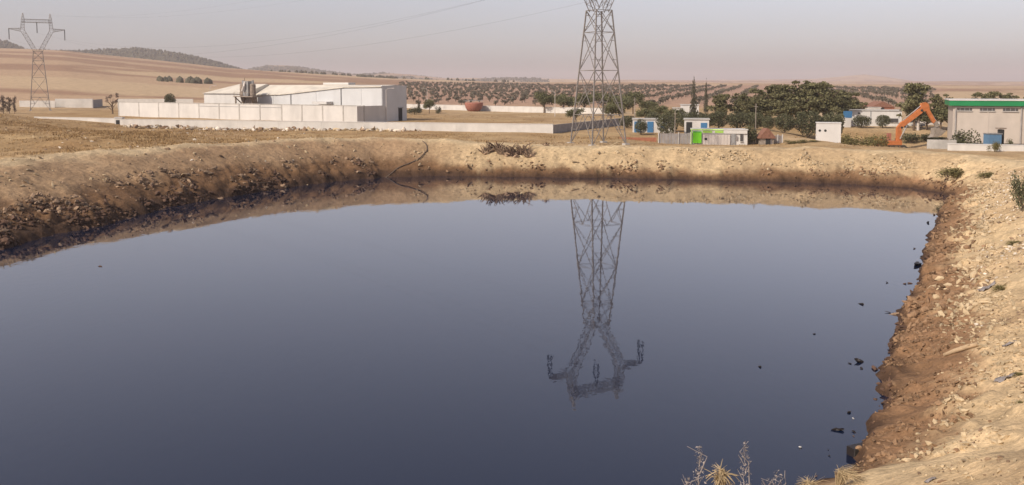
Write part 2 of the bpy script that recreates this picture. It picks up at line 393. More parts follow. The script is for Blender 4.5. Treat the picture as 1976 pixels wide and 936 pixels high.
# ------------------------------------------------------------------ power pylons and wires
ARM = R(28)
def pylon(name, base, per_bar, label, sw=1.0):
    root = empty(name, base, ARM); tag(root, label, 'pylon', 'lattice power pylons')
    LT, BT = .16 * sw, .075 * sw
    hw = lambda z: 2.86 + (1.30 - 2.86) * z / 19.0
    corners = [(-1, -1), (1, -1), (1, 1), (-1, 1)]
    P = lambda c, z: Vector((c[0] * hw(z), c[1] * hw(z), z))
    acc = {}
    def bar(a, b, wd, nm):
        if per_bar: MB().bar(a, b, wd).build(nm, 'steel', root)
        else: acc.setdefault(nm, MB()).bar(a, b, wd)
    for c in corners: MB().bar(P(c, -.3), P(c, 19), LT).build('leg', 'steel', root); 
    for c in corners: MB().box((*P(c, 0).xy, -.1), (.8, .8, .5)).build('footing', 'concrete', root)
    lev = [0, 4.2, 10.5, 15.9, 19.0]
    for k in range(4):
        a, b = corners[k], corners[(k + 1) % 4]
        for i in range(4):
            z0, z1 = lev[i], lev[i + 1]; m = (z0 + z1) / 2
            bar(P(a, z1), P(b, z1), BT, 'horizontal_brace')
            if i == 0:
                top = (P(a, z1) + P(b, z1)) / 2
                for c in (a, b):
                    bar(P(c, 0), top, BT, 'diagonal_brace')
                    bar((P(c, 0) + top) / 2, P(c, 2.1), BT * .8, 'strut'); bar((P(c, 0) + top) / 2, P(c, z1), BT * .8, 'strut')
            else:
                bar(P(a, z0), P(b, z1), BT, 'diagonal_brace'); bar(P(b, z0), P(a, z1), BT, 'diagonal_brace')
                ww = hw(z0) / (hw(z0) + hw(z1)); zc = z0 + (z1 - z0) * ww
                for zz in ((z0 + zc) / 2, (zc + z1) / 2):
                    f = (zz - z0) / (z1 - z0)
                    for p, q in ((a, b), (b, a)):
                        d = P(p, z0).lerp(P(q, z1), f) if zz < zc else P(q, z0).lerp(P(p, z1), f)
                        bar(P(p, zz), d, BT * .75, 'strut')
    # window-shaped head
    head = empty('head', (0, 0, 0)); head.parent = root
    def lat(mb, p, q, h0, h1, n, ax):
        """square lattice column from p to q"""
        p, q = Vector(p), Vector(q); ex = Vector(ax).normalized(); ey = (q - p).normalized().cross(ex).normalized()
        cs = lambda t: [p.lerp(q, t) + (h0 + (h1 - h0) * t) * (i * ex + j * ey) for i, j in corners]
        for k in range(4): mb.bar(cs(0)[k], cs(1)[k], BT * 1.15)
        for i in range(n):
            A, B = cs(i / n), cs((i + 1) / n)
            for k in range(4):
                mb.bar(A[k], B[(k + 1) % 4], BT * .6)
                if i: mb.bar(A[k], A[(k + 1) % 4], BT * .6)
    for sx in (-1, 1):
        mb = MB(); lat(mb, (sx * .75, 0, 19), (sx * 4.1, 0, 25.5), .55, .55, 6, (0, 1, 0)); mb.build('fork_arm', 'steel', root)
        mb = MB(); lat(mb, (sx * 4.1, 0, 25.5), (sx * 3.9, 0, 29.2), .55, .4, 4, (0, 1, 0)); mb.build('upright', 'steel', root)
        mb = MB(); lat(mb, (sx * 3.9, 0, 29.2), (sx * 3.85, 0, 31), .4, .05, 2, (0, 1, 0)); mb.build('peak', 'steel', root)
        mb = MB(); lat(mb, (sx * 4.6, 0, 25.7), (sx * 8.0, 0, 26.0), .5, .06, 5, (0, 1, 0)); mb.build('cross_arm', 'steel', root)
    mb = MB(); lat(mb, (-4.2, 0, 28.6), (4.2, 0, 28.6), .5, .5, 10, (0, 1, 0)); mb.build('top_beam', 'steel', root)
    bpy.data.objects.remove(head)
    for x, z in ((-7.9, 25.9), (0, 28.1), (7.9, 25.9)):
        for dy in (-.38, .38):
            pts = []; rs = []
            n = 12
            for i in range(n):
                zz = z - i * 3.3 / n
                pts += [(x, dy * (1 + i * .02), zz), (x, dy * (1 + i * .02), zz - .10), (x, dy * (1 + i * .02), zz - .12), (x, dy * (1 + i * .02), zz - .25)]; rs += [.05, .15, .17, .05]
            MB().tube(pts, rs, 7).build('insulator_string', 'insulator', root)
    for nm, mb in acc.items(): mb.build(nm, 'steel', root)
    return root
PB = at(1154, 279, 127); PBz = gz(PB.x, PB.y)
near_p = pylon('power_pylon', (PB.x, PB.y, PBz), True, 'tall grey lattice pylon on the far bank, mirrored in the pond')
PF = at(78, 215, 287); PFz = gz(PF.x, PF.y)
far_p = pylon('power_pylon', (PF.x, PF.y, PFz), False, 'distant lattice pylon with forked head in front of the dry hill', 1.25)
def wires():
    ca, sa = math.cos(ARM), math.sin(ARM)
    loc = lambda b, z0, a, h: Vector((b.x + a * ca, b.y + a * sa, z0 + h))
    for a, h, nm in ((-7.9, 22.55, 0), (0, 24.75, 0), (7.9, 22.55, 0), (-3.85, 31.0, 1), (3.85, 31.0, 1)):
        p, q = loc(PF, PFz, a, h), loc(PB, PBz, a, h); pts = []
        for i in range(41):
            t = i / 40; v = p.lerp(q, t); v.z -= 4 * t * (1 - t) * (5.5 if nm else 7.5); pts.append(v)
        o = MB().tube(pts, .006 if nm else .009, 4).build('earth_wire' if nm else 'conductor_wire', 'wire')
        tag(o, 'thin earth wire joining the peaks of the two pylons' if nm else 'thin conductor wire strung between the insulators of the two pylons', 'wire', 'wires between the pylons')
wires()

# ------------------------------------------------------------------ walls
def wall(name, pts, h, mat, label, cat='wall', t=.25, coping=True, seg=None, zb=None, group=None):
    """low wall along ground points (x, y); one part per bay"""
    root = empty(name, (*pts[0], gz(*pts[0]))); tag(root, label, cat, group); b0 = root.location
    for (x0, y0), (x1, y1) in zip(pts[:-1], pts[1:]):
        L = math.hypot(x1 - x0, y1 - y0); n = max(1, round(L / seg)) if seg else 1; rz = math.atan2(y1 - y0, x1 - x0)
        for i in range(n):
            a, b = i / n, (i + 1) / n; mx, my = x0 + (x1 - x0) * (a + b) / 2, y0 + (y1 - y0) * (a + b) / 2
            top = (3.6 if zb is None else zb) + h; bot = 2.6
            MB().box((mx - b0.x, my - b0.y, (top + bot) / 2 - b0.z), (L / n - .02, t, top - bot), rz).build('wall_bay', mat, root)
            if coping: MB().box((mx - b0.x, my - b0.y, top + .04 - b0.z), (L / n + .004, t + .10, .1), rz).build('coping', 'white_paint', root)
    return root
def X(u, y): return ((u - U0) / FPX * y * math.cos(PITCH), y)
wall('perimeter_wall', [X(230, 180), X(1068, 156)], 1.55, 'white_wall', 'long low white perimeter wall running past the panelled factory fence', seg=9)
wall('perimeter_wall', [X(1068.6, 156.3), X(1205, 190)], 1.5, 'grey_and_shade', 'return wall with its shade painted grey going back beside the tall pylon', seg=9, coping=False)  # shade of this side put into the wall colour
wall('perimeter_wall', [X(64, 194), X(221, 186)], 1.5, 'white_wall', 'short low white wall ending at the small gate pillar', seg=9)
wall('perimeter_wall', [X(780, 319), X(1180, 259)], 1.7, 'white_wall', 'white boundary wall in front of the olive orchard', seg=12)
wall('boundary_wall', [X(36, 300), X(105, 300)], 3.3, 'white_wall', 'white wall beyond the distant pylon, beside the reddish trees', seg=10, coping=False)
wall('boundary_wall', [X(105.5, 302), X(178, 302)], 3.9, 'white_wall', 'taller white wall directly behind the distant pylon legs', seg=10, coping=False)
wall('boundary_wall', [X(178, 300), X(196, 315)], 3.6, 'grey_and_shade', 'short return wall with its shade painted grey next to the bare tree', coping=False)  # darker grey paints the shade on this side
wall('boundary_wall', [X(226, 300), X(372, 300)], 3.9, 'white_wall', 'white wall behind the panelled factory fence', seg=10, coping=False)
def pillar():
    x, y = X(228.5, 183); g = gz(x, y); r = empty('gate_pillar', (x, y, 3.2)); tag(r, 'small white gate pillar with a dark meter opening', 'pillar')
    MB().box((0, 0, .9), (1.5, 1.2, 2.6)).build('body', 'white_wall', r); MB().box((0, 0, 2.24), (1.7, 1.4, .12)).build('cap', 'white_paint', r)
    MB().box((-.12, -.612, 1.05), (.75, .04, 1.3)).build('opening', 'dark_gap', r); MB().box((-.12, -.63, .36), (.9, .06, .08)).build('sill', 'concrete', r)
pillar()

# panelled factory fence
FL, FR = Vector((*X(228, 246), 0)), Vector((*X(701, 197), 0))
FD = (FR - FL).normalized(); FN = Vector((FD.y, -FD.x, 0))            # FN faces the pond
FRZ = math.atan2(FD.y, FD.x)
def panel_fence():
    r = empty('panel_fence', (FL.x, FL.y, 3.6)); tag(r, 'tall white precast panel fence with dark posts in front of factory', 'fence')
    us = [228, 267, 305, 344, 383, 422, 461, 501, 543, 582, 622, 662, 701]
    def hit(u):
        k = (u - U0) / FPX * math.cos(PITCH); return (k * FL.y - FL.x) / (FD.x - k * FD.y)
    ts = [hit(u) for u in us]; q = FL; 
    for i in range(len(ts) - 1):
        c = FD * (ts[i] + ts[i + 1]) / 2; L = ts[i + 1] - ts[i]
        p = MB().box((c.x, c.y, 1.4), (L - .34, .16, 4.8), FRZ).build('panel', 'white_paint', r)
        if 4 <= i <= 7: MB().box((c.x + FN.x * .1, c.y + FN.y * .1, 3.15), (L - .5, .06, .09), FRZ).build('rail', 'grey_metal', p)
    for t in ts:
        c = FD * t; MB().box((c.x, c.y, 1.4), (.34, .3, 4.86), FRZ).build('post', 'concrete', r)
    c = FD * (ts[-1] / 2); MB().box((c.x, c.y, 3.9), (ts[-1] + .3, .36, .14), FRZ).build('coping', 'concrete', r)
    e = FD * ts[-1]; q = e - FN * 5.2
    MB().box(((e + q) / 2 + Vector((0, 0, 1.4))), (.2, 9.6, 4.9), FRZ).build('return_wall', 'white_paint', r)
panel_fence()

def factory():
    d = 10.0
    o = FL - FN * d                                                       # a line parallel to the fence
    def hit(u, back=0.0):
        p = o - FN * back; k = (u - U0) / FPX * math.cos(PITCH); t = (k * p.y - p.x) / (FD.x - k * FD.y); return p + FD * t
    root = empty('factory_hall', (*hit(500).xy, 3.6)); b = root.location
    tag(root, 'long white factory hall with a shaded end wall behind the panel fence', 'factory')
    loc = lambda v, z=0: Vector((v.x - b.x, v.y - b.y, z))
    def slab(u0, u1, z0, z1, dep, nm, mat, front=0.0, par=root):
        a, c = hit(u0), hit(u1); mid = (a + c) / 2 - FN * (dep / 2 - front); L = (c - a).length
        return MB().box(loc(mid, (z0 + z1) / 2), (L, dep, z1 - z0), FRZ).build(nm, mat, par)
    top = 8.25
    ev = lambda u: (12 - (np.interp(u, [492, 540, 561, 665, 736], [183, 182, 180, 168, 167]) - 165) * hit(u).y / FPX) - 3.6
    us = [492, 527, 561, 610, 658, 697, 736]
    for i in range(6):
        a, c = hit(us[i]), hit(us[i + 1]); c = c - FD * .06
        MB().prism([loc(a, -.5), loc(c, -.5), loc(c, ev(us[i + 1])), loc(a, ev(us[i]))], -FN * .3).build('facade_panel', 'cladding', root)
    for u in (561, 658):
        a = hit(u) + FN * .1; MB().bar(loc(a, -.5), loc(a, ev(u)), .22, .14).build('downpipe', 'grey_metal', root)
    a = hit(736); e = a - FN * 9
    MB().box(loc((a + e) / 2, 3.87), (.3, 8.9, top + .75), FRZ).build('end_wall', 'cladding', root)
    rf = None
    pts = []
    for u in (492, 540, 561, 610, 665, 736.6):
        a = hit(u); pts.append((loc(a + FN * .3, ev(u) + .06), loc(a - FN * 5, max(8.55, ev(u) + .3)), loc(a - FN * 9.3, 8.3)))
    V_ = [p for q in pts for p in q]; V_ += [p - Vector((0, 0, .2)) for p in V_]; n_ = 18; F_ = []
    for i in range(5):
        for k in (0, 1):
            q = (i * 3 + k, i * 3 + 3 + k, i * 3 + 4 + k, i * 3 + 1 + k); F_ += [q, tuple(x + n_ for x in q[::-1])]
        F_ += [(i * 3, i * 3 + n_, i * 3 + 3 + n_, i * 3 + 3)]
    F_ += [(15, 15 + n_, 16 + n_, 16), (16, 16 + n_, 17 + n_, 17)]
    rf = MB().add(V_, F_).build('roof', 'roof_cream', root)
    a, c = hit(597), hit(646); MB().box(loc((a + c) / 2 - FN * 6, 8.85), ((c - a).length, 2.5, .55), FRZ).build('roof_vent', 'white_paint', rf)
    dr = MB().box(loc(hit(736) - FN * 6.5 + FD * .16, 1.2), (.2, 1.3, 3.6), FRZ).build('door', 'dark_gap', root)
    MB().box(loc(hit(736) - FN * 6.5 + FD * .26, 3.1), (.25, 1.7, .2), FRZ).build('lintel', 'grey_metal', dr)
    slab(614, 642, 3.9, 4.5, 2.2, 'canopy', 'white_paint', 2.2)
    # left wing with hipped roof
    L0, L1 = hit(411), hit(490)
    wg = MB().prism([loc(L0 + FN * 3, -.5), loc(L1 + FN * 3, -.5), loc(L1 + FN * 3, 6.3), loc(L0 + FN * 3, 6.3)], -FN * 16).build('left_wing', 'white_paint', root)
    q = [L0 + FN * 3.4 - FD * .4, L1 + FN * 3.4 + FD * .3, L1 - FN * 13.4 + FD * .3, L0 - FN * 13.4 - FD * .4]
    ra, rb = L0 + FD * 6 - FN * 4, L1 + FD * .3 - FN * 4
    MB().add([loc(v, 6.3) for v in q] + [loc(ra, 8.8), loc(rb, 8.8)], [(0, 1, 5, 4), (1, 2, 5), (2, 3, 4, 5), (3, 0, 4), (3, 2, 1, 0)]).build('wing_roof', 'roof_cream', root)
    # extraction unit on a bracketed deck at the wing's corner
    un = empty('extraction_unit', (*(L1 + FN * 3.6 + FD * .5).xy, 3.6)); tag(un, 'rusty grey dust extraction unit with cyclones clinging to the white factory hall', 'machinery')
    lx = lambda a, f, z: Vector((FD.x * a + FN.x * f, FD.y * a + FN.y * f, z))
    dk = MB().box(lx(2.2, .8, 5.6), (7.2, 3.2, .25), FRZ).build('deck', 'rust_metal', un)
    for a in (-1.0, 5.4):
        MB().bar(lx(a, 2.3, 5.5), lx(a * .4 + .6, -.6, 2.6), .25).build('bracket', 'rust_metal', un)
    for a in (-1.2, 1.0, 3.2, 5.6):
        MB().bar(lx(a, 2.3, 5.6), lx(a, 2.3, 6.7), .09).build('rail_post', 'rust_metal', dk)
    MB().bar(lx(-1.2, 2.3, 6.7), lx(5.6, 2.3, 6.7), .09).build('handrail', 'rust_metal', dk)
    for a, r_ in ((.2, .8), (3.9, .75)):
        c = MB().tube([lx(a, .6, 3.4), lx(a, .6, 5.8), lx(a, .6, 8.6), lx(a, .6, 8.9)], [.2, r_, r_, .4], 12).build('cyclone', 'rust_metal', un)
        MB().tube([lx(a, .6, 8.8), lx(a, .6, 9.7)], .28, 8).build('cyclone_outlet', 'grey_metal', c)
    MB().box(lx(2.1, .6, 7.6), (2.0, 1.7, 3.8), FRZ).build('filter_box', 'grey_metal', un)
    MB().tube([lx(2.1, 1.5, 9.3), lx(2.1, 1.9, 8.2), lx(1.6, 2.0, 7.0)], .3, 8).build('duct', 'shutter', un)
    MB().tube([lx(-1.1, 1.9, 2.0), lx(-1.1, 1.9, 5.6)], .22, 8).build('drop_pipe', 'rust_metal', un)
    MB().tube([lx(.9, .6, 5.7), lx(.9, .6, 10.4)], .08, 6).build('mast', 'rust_metal', un)
    MB().box(lx(2.3, -.2, 3.6), (3.0, 1.2, 4.0), FRZ).build('hopper', 'rust_metal', un)
factory()

def bowl_tank():
    p = at(914.5, 214, 290); g = gz(p.x, p.y); r = empty('bowl_tank', (p.x, p.y, g)); tag(r, 'terracotta red bowl-shaped tank set against the white orchard wall', 'tank')
    n = 20; prof = [(1.4, -.2), (2.2, .35), (2.75, 1.2), (2.98, 2.3), (3.0, 2.9), (2.75, 2.9), (2.5, 1.6)]
    vs = [(a * math.cos(k * math.tau / n), a * math.sin(k * math.tau / n), z) for a, z in prof for k in range(n)]
    fs = [(i * n + k, i * n + (k + 1) % n, (i + 1) * n + (k + 1) % n, (i + 1) * n + k) for i in range(len(prof) - 1) for k in range(n)]
    fs += [tuple(range(n - 1, -1, -1)), tuple(range(6 * n, 7 * n))]
    MB().add(vs, fs).build('bowl', 'terracotta', r, True)
    MB().tube([(3.0 * math.cos(k * math.tau / 24), 3.0 * math.sin(k * math.tau / 24), 3.6) for k in range(25)], .05, 5, False).build('railing', 'grey_metal', r)
    for k in range(12):
        a = k * math.tau / 12; MB().bar((2.9 * math.cos(a), 2.9 * math.sin(a), 2.88), (3.0 * math.cos(a), 3.0 * math.sin(a), 3.62), .06).build('rail_post', 'grey_metal', r)
bowl_tank()

# ------------------------------------------------------------------ lamp posts and poles
def lamp(u, y, vtop, label, arm=1, name='lamp_post'):
    p = at(u, vtop, y); g = gz(p.x, p.y) - .1; h = p.z - g; r = empty(name, (p.x, p.y, g)); tag(r, label, 'lamp post' if arm else 'pole', 'lamp posts and poles')
    MB().tube([(0, 0, 0), (0, 0, h * .5), (0, 0, h)], [.10, .08, .06], 8).build('pole', 'shutter' if arm else 'wood_grey', r)
    if arm:
        MB().tube([(0, 0, h - .05), (arm * .5, 0, h + .25), (arm * 1.3, 0, h + .35)], .05, 6).build('arm', 'shutter', r)
        MB().box((arm * 1.55, 0, h + .33), (.7, .25, .14)).build('lamp_head', 'shutter', r)
    else: MB().box((0, 0, h - .5), (.7, .08, .08)).build('cross_bar', 'wood_grey', r)
    return r
lamp(405, 262, 167, 'slim lamp post standing left of the white factory hall')
lamp(745, 203, 173, 'slim lamp post against the shaded end of the factory hall', 1)
lamp(824, 300, 172, 'slim lamp post near the dark cypresses by the orchard wall', -1)
lamp(1225, 170, 188, 'plain pole beside the village houses right of the pylon', 0, 'utility_pole')
lamp(1303, 150, 214, 'plain pole rising between the rounded village trees', 0, 'utility_pole')
lamp(1459, 150, 200, 'plain pole in front of the pine grove', 0, 'utility_pole')
lamp(1071, 240, 178, 'slim lamp post inside the walled field left of the pylon', -1)

# ------------------------------------------------------------------ village buildings
def house(name, u0, u1, y, vtop, label, doors=(), wins=(), dep=5.0, mat='white_paint', rz=0.0, parapet=True, cat='house'):
    x0, x1 = X(u0, y)[0], X(u1, y)[0]; zt = at((u0 + u1) / 2, vtop, y).z; g = min(gz(x0, y), gz(x1, y)) - .3; h = zt - g
    r = empty(name, ((x0 + x1) / 2, y, g), -math.atan(((u0 + u1) / 2 - U0) / FPX) * .95); tag(r, label, cat); W = x1 - x0
    MB().box((0, dep / 2, h / 2), (W, dep, h)).build('wall', mat, r)
    rf = MB().box((0, dep / 2, h + .06), (W + .3, dep + .3, .14)).build('roof', 'concrete' if parapet else 'white_paint', r)
    for u in doors:
        dx = X(u, y)[0] - (x0 + x1) / 2
        d = MB().box((dx, -.04, 1.25), (1.1, .1, 2.1)).build('door', 'blue_door', r); MB().box((dx + .4, -.11, 1.2), (.06, .06, .2)).build('handle', 'grey_metal', d)
    for u, v, wd, hh, m_ in wins:
        p = at(u, v, y); q = Vector((p.x - r.location.x, 0, p.z - g))
        wn = MB().box((q.x, -.03, q.z), (wd, .08, hh)).build('window', m_, r); MB().box((q.x, -.08, q.z - hh / 2 - .05), (wd + .2, .16, .08)).build('sill', 'concrete', wn)
    return r
house('village_house', 1222, 1301, 160, 231, 'low white house with blue doors behind the rounded trees', (1231, 1256), ((1280, 243, .9, .9, 'blue_door'),))
house('village_house', 1322, 1369, 157, 231, 'low white house with a blue shutter next to the green kiosk', (), ((1358, 244, 1.1, 1.3, 'blue_door'), (1330, 246, 1.0, 1.9, 'dark_gap')))
house('flat_roofed_house', 1314, 1349, 232, 203, 'white flat-roofed house rising behind the rounded trees and tall cypress', (), (), 7)
house('flat_roofed_house', 1299, 1314, 231, 209, 'low white annex beside the house at the tall cypress', (), (), 5)
house('long_building', 1645, 1738, 182, 214, 'long white building with two round clipped trees in front', (), ((1724, 232, 1.2, .8, 'glass_dark'), (1716, 232, .8, .8, 'glass_dark'), (1660, 219, .5, .4, 'glass_dark'), (1681, 222, .2, 1.6, 'grey_metal')), 8, cat='building')
def brick_house():
    p = at(1703, 210, 260); g = gz(p.x, p.y); r = empty('brick_house', (p.x, p.y, g)); tag(r, 'unfinished red brick house with gable behind the long white building', 'house')
    h = at(1703, 207, 260).z - g
    MB().box((0, 3, h / 2), (7, 6, h)).build('wall', 'brick_red', r)
    MB().prism([(-3.8, -.3, h), (3.8, -.3, h), (0, -.3, h + 1.7)], (0, 6.6, 0)).build('roof', 'roof_brown', r)
    MB().box((0, -.03, h * .7), (1.0, .1, 1.0)).build('window', 'dark_gap', r)
brick_house()
house('white_annex', 1672, 1700, 232, 208, 'cream annex beside the brick house behind the long building', (), (), 4, 'white_wall')
def pump_house():
    y = 142; x0, x1 = X(1579, y)[0], X(1624, y)[0]; g = gz((x0 + x1) / 2, y) - .2; zt = at(1600, 238, y).z; h = zt - g
    r = empty('pump_house', ((x0 + x1) / 2, y, g), R(-17)); tag(r, 'small plain white pump house with two round vent holes', 'hut'); W = x1 - x0
    MB().box((0, 1.4, h / 2), (W, 2.8, h)).build('wall', 'white_paint', r); MB().box((0, 1.4, h + .04), (W + .16, 2.96, .12)).build('roof', 'white_paint', r)
    for x in (-1.35, -.5): MB().tube([(x, -.03, h * .62), (x, .1, h * .62)], .2, 12).build('vent_hole', 'dark_gap', r)
pump_house()

def kiosk():
    y = 142; x0, x1 = X(1335, y)[0], X(1441, y)[0]; g = gz((x0 + x1) / 2, y) - .1; zt = at(1390, 250, y).z; h = zt - g
    r = empty('roadside_kiosk', (x0, y, g), R(-11)); tag(r, 'white roadside kiosk with bright green sign panel and grey shutter', 'kiosk'); W = x1 - x0; k = W / 106.0
    MB().box((W / 2, 1.6, h / 2), (W, 3.0, h)).build('wall', 'white_paint', r)
    rf = MB().box((W / 2, 1.55, h + .05), (W + .2, 3.4, .12)).build('roof', 'white_paint', r)
    MB().box((30 * k, -.17, h + .03), (62 * k, .05, .16)).build('roof_edge', 'lime_pale', rf)
    f = MB().box((W / 2, -.01, h - .32), (W - .1, .2, .55)).build('fascia', 'white_paint', r)
    for a, b in ((22, 40), (45, 61)):
        rng = random.Random(a); xx = a
        MB().box(((a + b) / 2 * k, -.125, h - .33), ((b - a) * k, .03, .34)).build('sign_strip', 'sign_green', f)
    MB().box((.5 * k, -.13, h / 2), (1.6 * k, .12, h)).build('corner_post', 'lime_pale', r)
    sp = MB().box((11.5 * k, -.2, h * .53), (16.5 * k, .1, h * .74)).build('sign_panel', 'lime', r)
    MB().box((11.5 * k, -.26, h * .86), (13 * k, .03, .12)).build('sign_header', 'green_fascia', sp)
    n = 9
    for i in range(n):
        MB().box(((22 + (i + .5) * 52 / n) * k, -.05, h * .36), (52 / n * k - .03, .12, h * .70)).build('shutter_panel', 'shutter', r)
    MB().box((28 * k, -.13, h * .42), (.4, .05, .35)).build('vent', 'dark_gap', r)
    MB().box((80 * k, -.03, h * .4), (8 * k, .08, h * .75)).build('grey_door', 'grey_metal', r)
    wd = MB().box((95 * k, -.03, h * .55), (5 * k, .08, h * .5)).build('window', 'glass_dark', r); MB().box((95 * k, -.08, h * .28), (6 * k, .12, .08)).build('sill', 'concrete', wd)
    MB().box((86 * k, -.07, h * .5), (3 * k, .05, .7)).build('poster', 'plastic_grey', r)
kiosk()
def slat_fence(u0, u1, y, vtop, label, n, mat):
    x0, x1 = X(u0, y)[0], X(u1, y)[0]; g = gz((x0 + x1) / 2, y) - .15; h = at(u0, vtop, y).z - g; r = empty('yard_fence', (x0, y, g)); tag(r, label, 'fence')
    W = x1 - x0
    for i in range(n): MB().box(((i + .5) * W / n, 0, h / 2), (W / n - .05, .05, h * (1 - .03 * ((i * 7) % 3)))).build('sheet', mat, r)
    for x in (0, W * .62, W): MB().box((x, -.08, h * .55), (.14, .12, h * 1.1)).build('post', 'white_wall', r)
    MB().box((W / 2, .06, h * .8), (W, .05, .1)).build('rail', mat, r)
slat_fence(1272, 1334, 142.5, 257, 'grey sheet fence of the yard beside the green kiosk', 10, 'grey_and_shade')
slat_fence(1447, 1478, 142.5, 262, 'weathered plank fence between the kiosk and the thatched hut', 7, 'wood_grey')
slat_fence(1488, 1512, 142.5, 261, 'blue-grey plank fence right of the thatched hut', 6, 'plastic_grey')
def hut():
    y = 140.5; p = at(1480, 282, y); g = gz(p.x, p.y) - .1; e = at(1480, 263, y).z - g; a = at(1480, 248, y).z - g
    r = empty('thatched_hut', (p.x, y, g)); tag(r, 'tiny wooden hut with steep brown gabled roof and dark doorway', 'hut')
    MB().box((0, .9, e / 2), (2.1, 1.8, e)).build('wall', 'wood_grey', r)
    MB().prism([(-1.45, -.25, e - .35), (1.45, -.25, e - .35), (.12, -.25, a), (-.12, -.25, a)], (0, 2.3, 0)).build('roof', 'roof_brown', r)
    MB().box((.15, -.03, .85), (.75, .08, 1.65)).build('doorway', 'dark_gap', r); MB().box((.62, -.06, .85), (.12, .1, 1.7)).build('door_post', 'plastic_grey', r)
hut()

def green_shed():
    y = 136; x0, x1 = X(1841, y)[0], X(2100, y)[0]; g = 3.3; top = at(1841, 193, y).z - g; fb = at(1841, 204.5, y).z - g
    r = empty('industrial_shed', (x0, y, g), R(-23)); tag(r, 'cream industrial shed with green roof fascia and a row of high windows', 'shed'); W = x1 - x0; px = y / FPX
    MB().box((W / 2, 6, (fb + .2) / 2), (W, 12, fb + .2)).build('wall', 'shed_wall', r)
    f = MB().box((W / 2 - .1, 5.9, (top + fb) / 2), (W + .9, 12.9, top - fb - .1)).build('fascia', 'green_fascia', r)
    MB().box((W / 2 - .1, 5.9, top), (W + 1.05, 13.1, .14)).build('coping', 'white_paint', f)
    MB().box((W / 2, -.06, fb - .18), (W - .02, .16, .2)).build('soffit_band', 'shed_wall', r)
    for i in range(6):
        x = (1861 + i * 38.5 - 1841) * px; zc = at(1861, 209.5, y).z - g
        wn = MB().box((x, -.02, zc), (25 * px, .08, 8.2 * px)).build('window', 'glass_dark', r)
        MB().box((x, -.08, zc - 4.6 * px), (27 * px, .2, .12)).build('sill', 'concrete', wn)
        for k in (-1, 0, 1): MB().box((x + k * 8 * px, -.07, zc), (.07, .05, 8.2 * px)).build('mullion', 'grey_metal', wn)
    for u in (1846, 1956.5, 2060):
        MB().tube([((u - 1841) * px, -.12, 0), ((u - 1841) * px, -.12, fb - .1)], .10, 8).build('downpipe', 'grey_and_shade', r)
    for u in (1901, 2010): MB().box(((u - 1841) * px, -.02, (fb) / 2 - .3), (.25, .08, fb - 1.0)).build('pilaster', 'shed_wall', r)
green_shed()
wall('kerb_wall', [X(1833, 116), X(2150, 110)], .75, 'white_wall', 'low white kerb wall in front of the cream industrial shed', t=.3, seg=10)
wall('kerb_wall', [X(1793, 124), X(1850, 123)], .85, 'concrete', 'low grey concrete trough wall beneath the excavator bucket', t=.3, seg=4, coping=False)
def blue_tank():
    y = 128; p = at(1920, 272, y); g = gz(p.x, p.y) - .1; r = empty('blue_container', (p.x, y, g)); tag(r, 'small blue container in front of the cream shed', 'container'); h = at(1920, 259, y).z - g
    MB().box((0, .7, h / 2), (1.9, 1.4, h)).build('body', 'blue_box', r); MB().box((0, .7, h + .05), (2.05, 1.55, .12)).build('lid', 'grey_metal', r)
    MB().box((1.3, .9, h * .6), (.55, .8, h * 1.2)).build('pump_head', 'dark_gap', r); MB().box((1.3, .9, h * 1.25), (1.1, 1.0, .18)).build('hood', 'rust_metal', r)
blue_tank()
def blue_awning():
    p = at(1635, 215, 178); g = gz(p.x, p.y); r = empty('blue_booth', (p.x, p.y, g)); tag(r, 'small booth with blue top beside the long white building', 'booth'); h = p.z - g
    MB().box((0, 0, h / 2 - .6), (1.2, 1.2, h - 1.2)).build('body', 'white_paint', r); MB().box((.1, 0, h - .6), (1.3, 1.3, 1.3)).build('top', 'blue_door', r)
blue_awning()

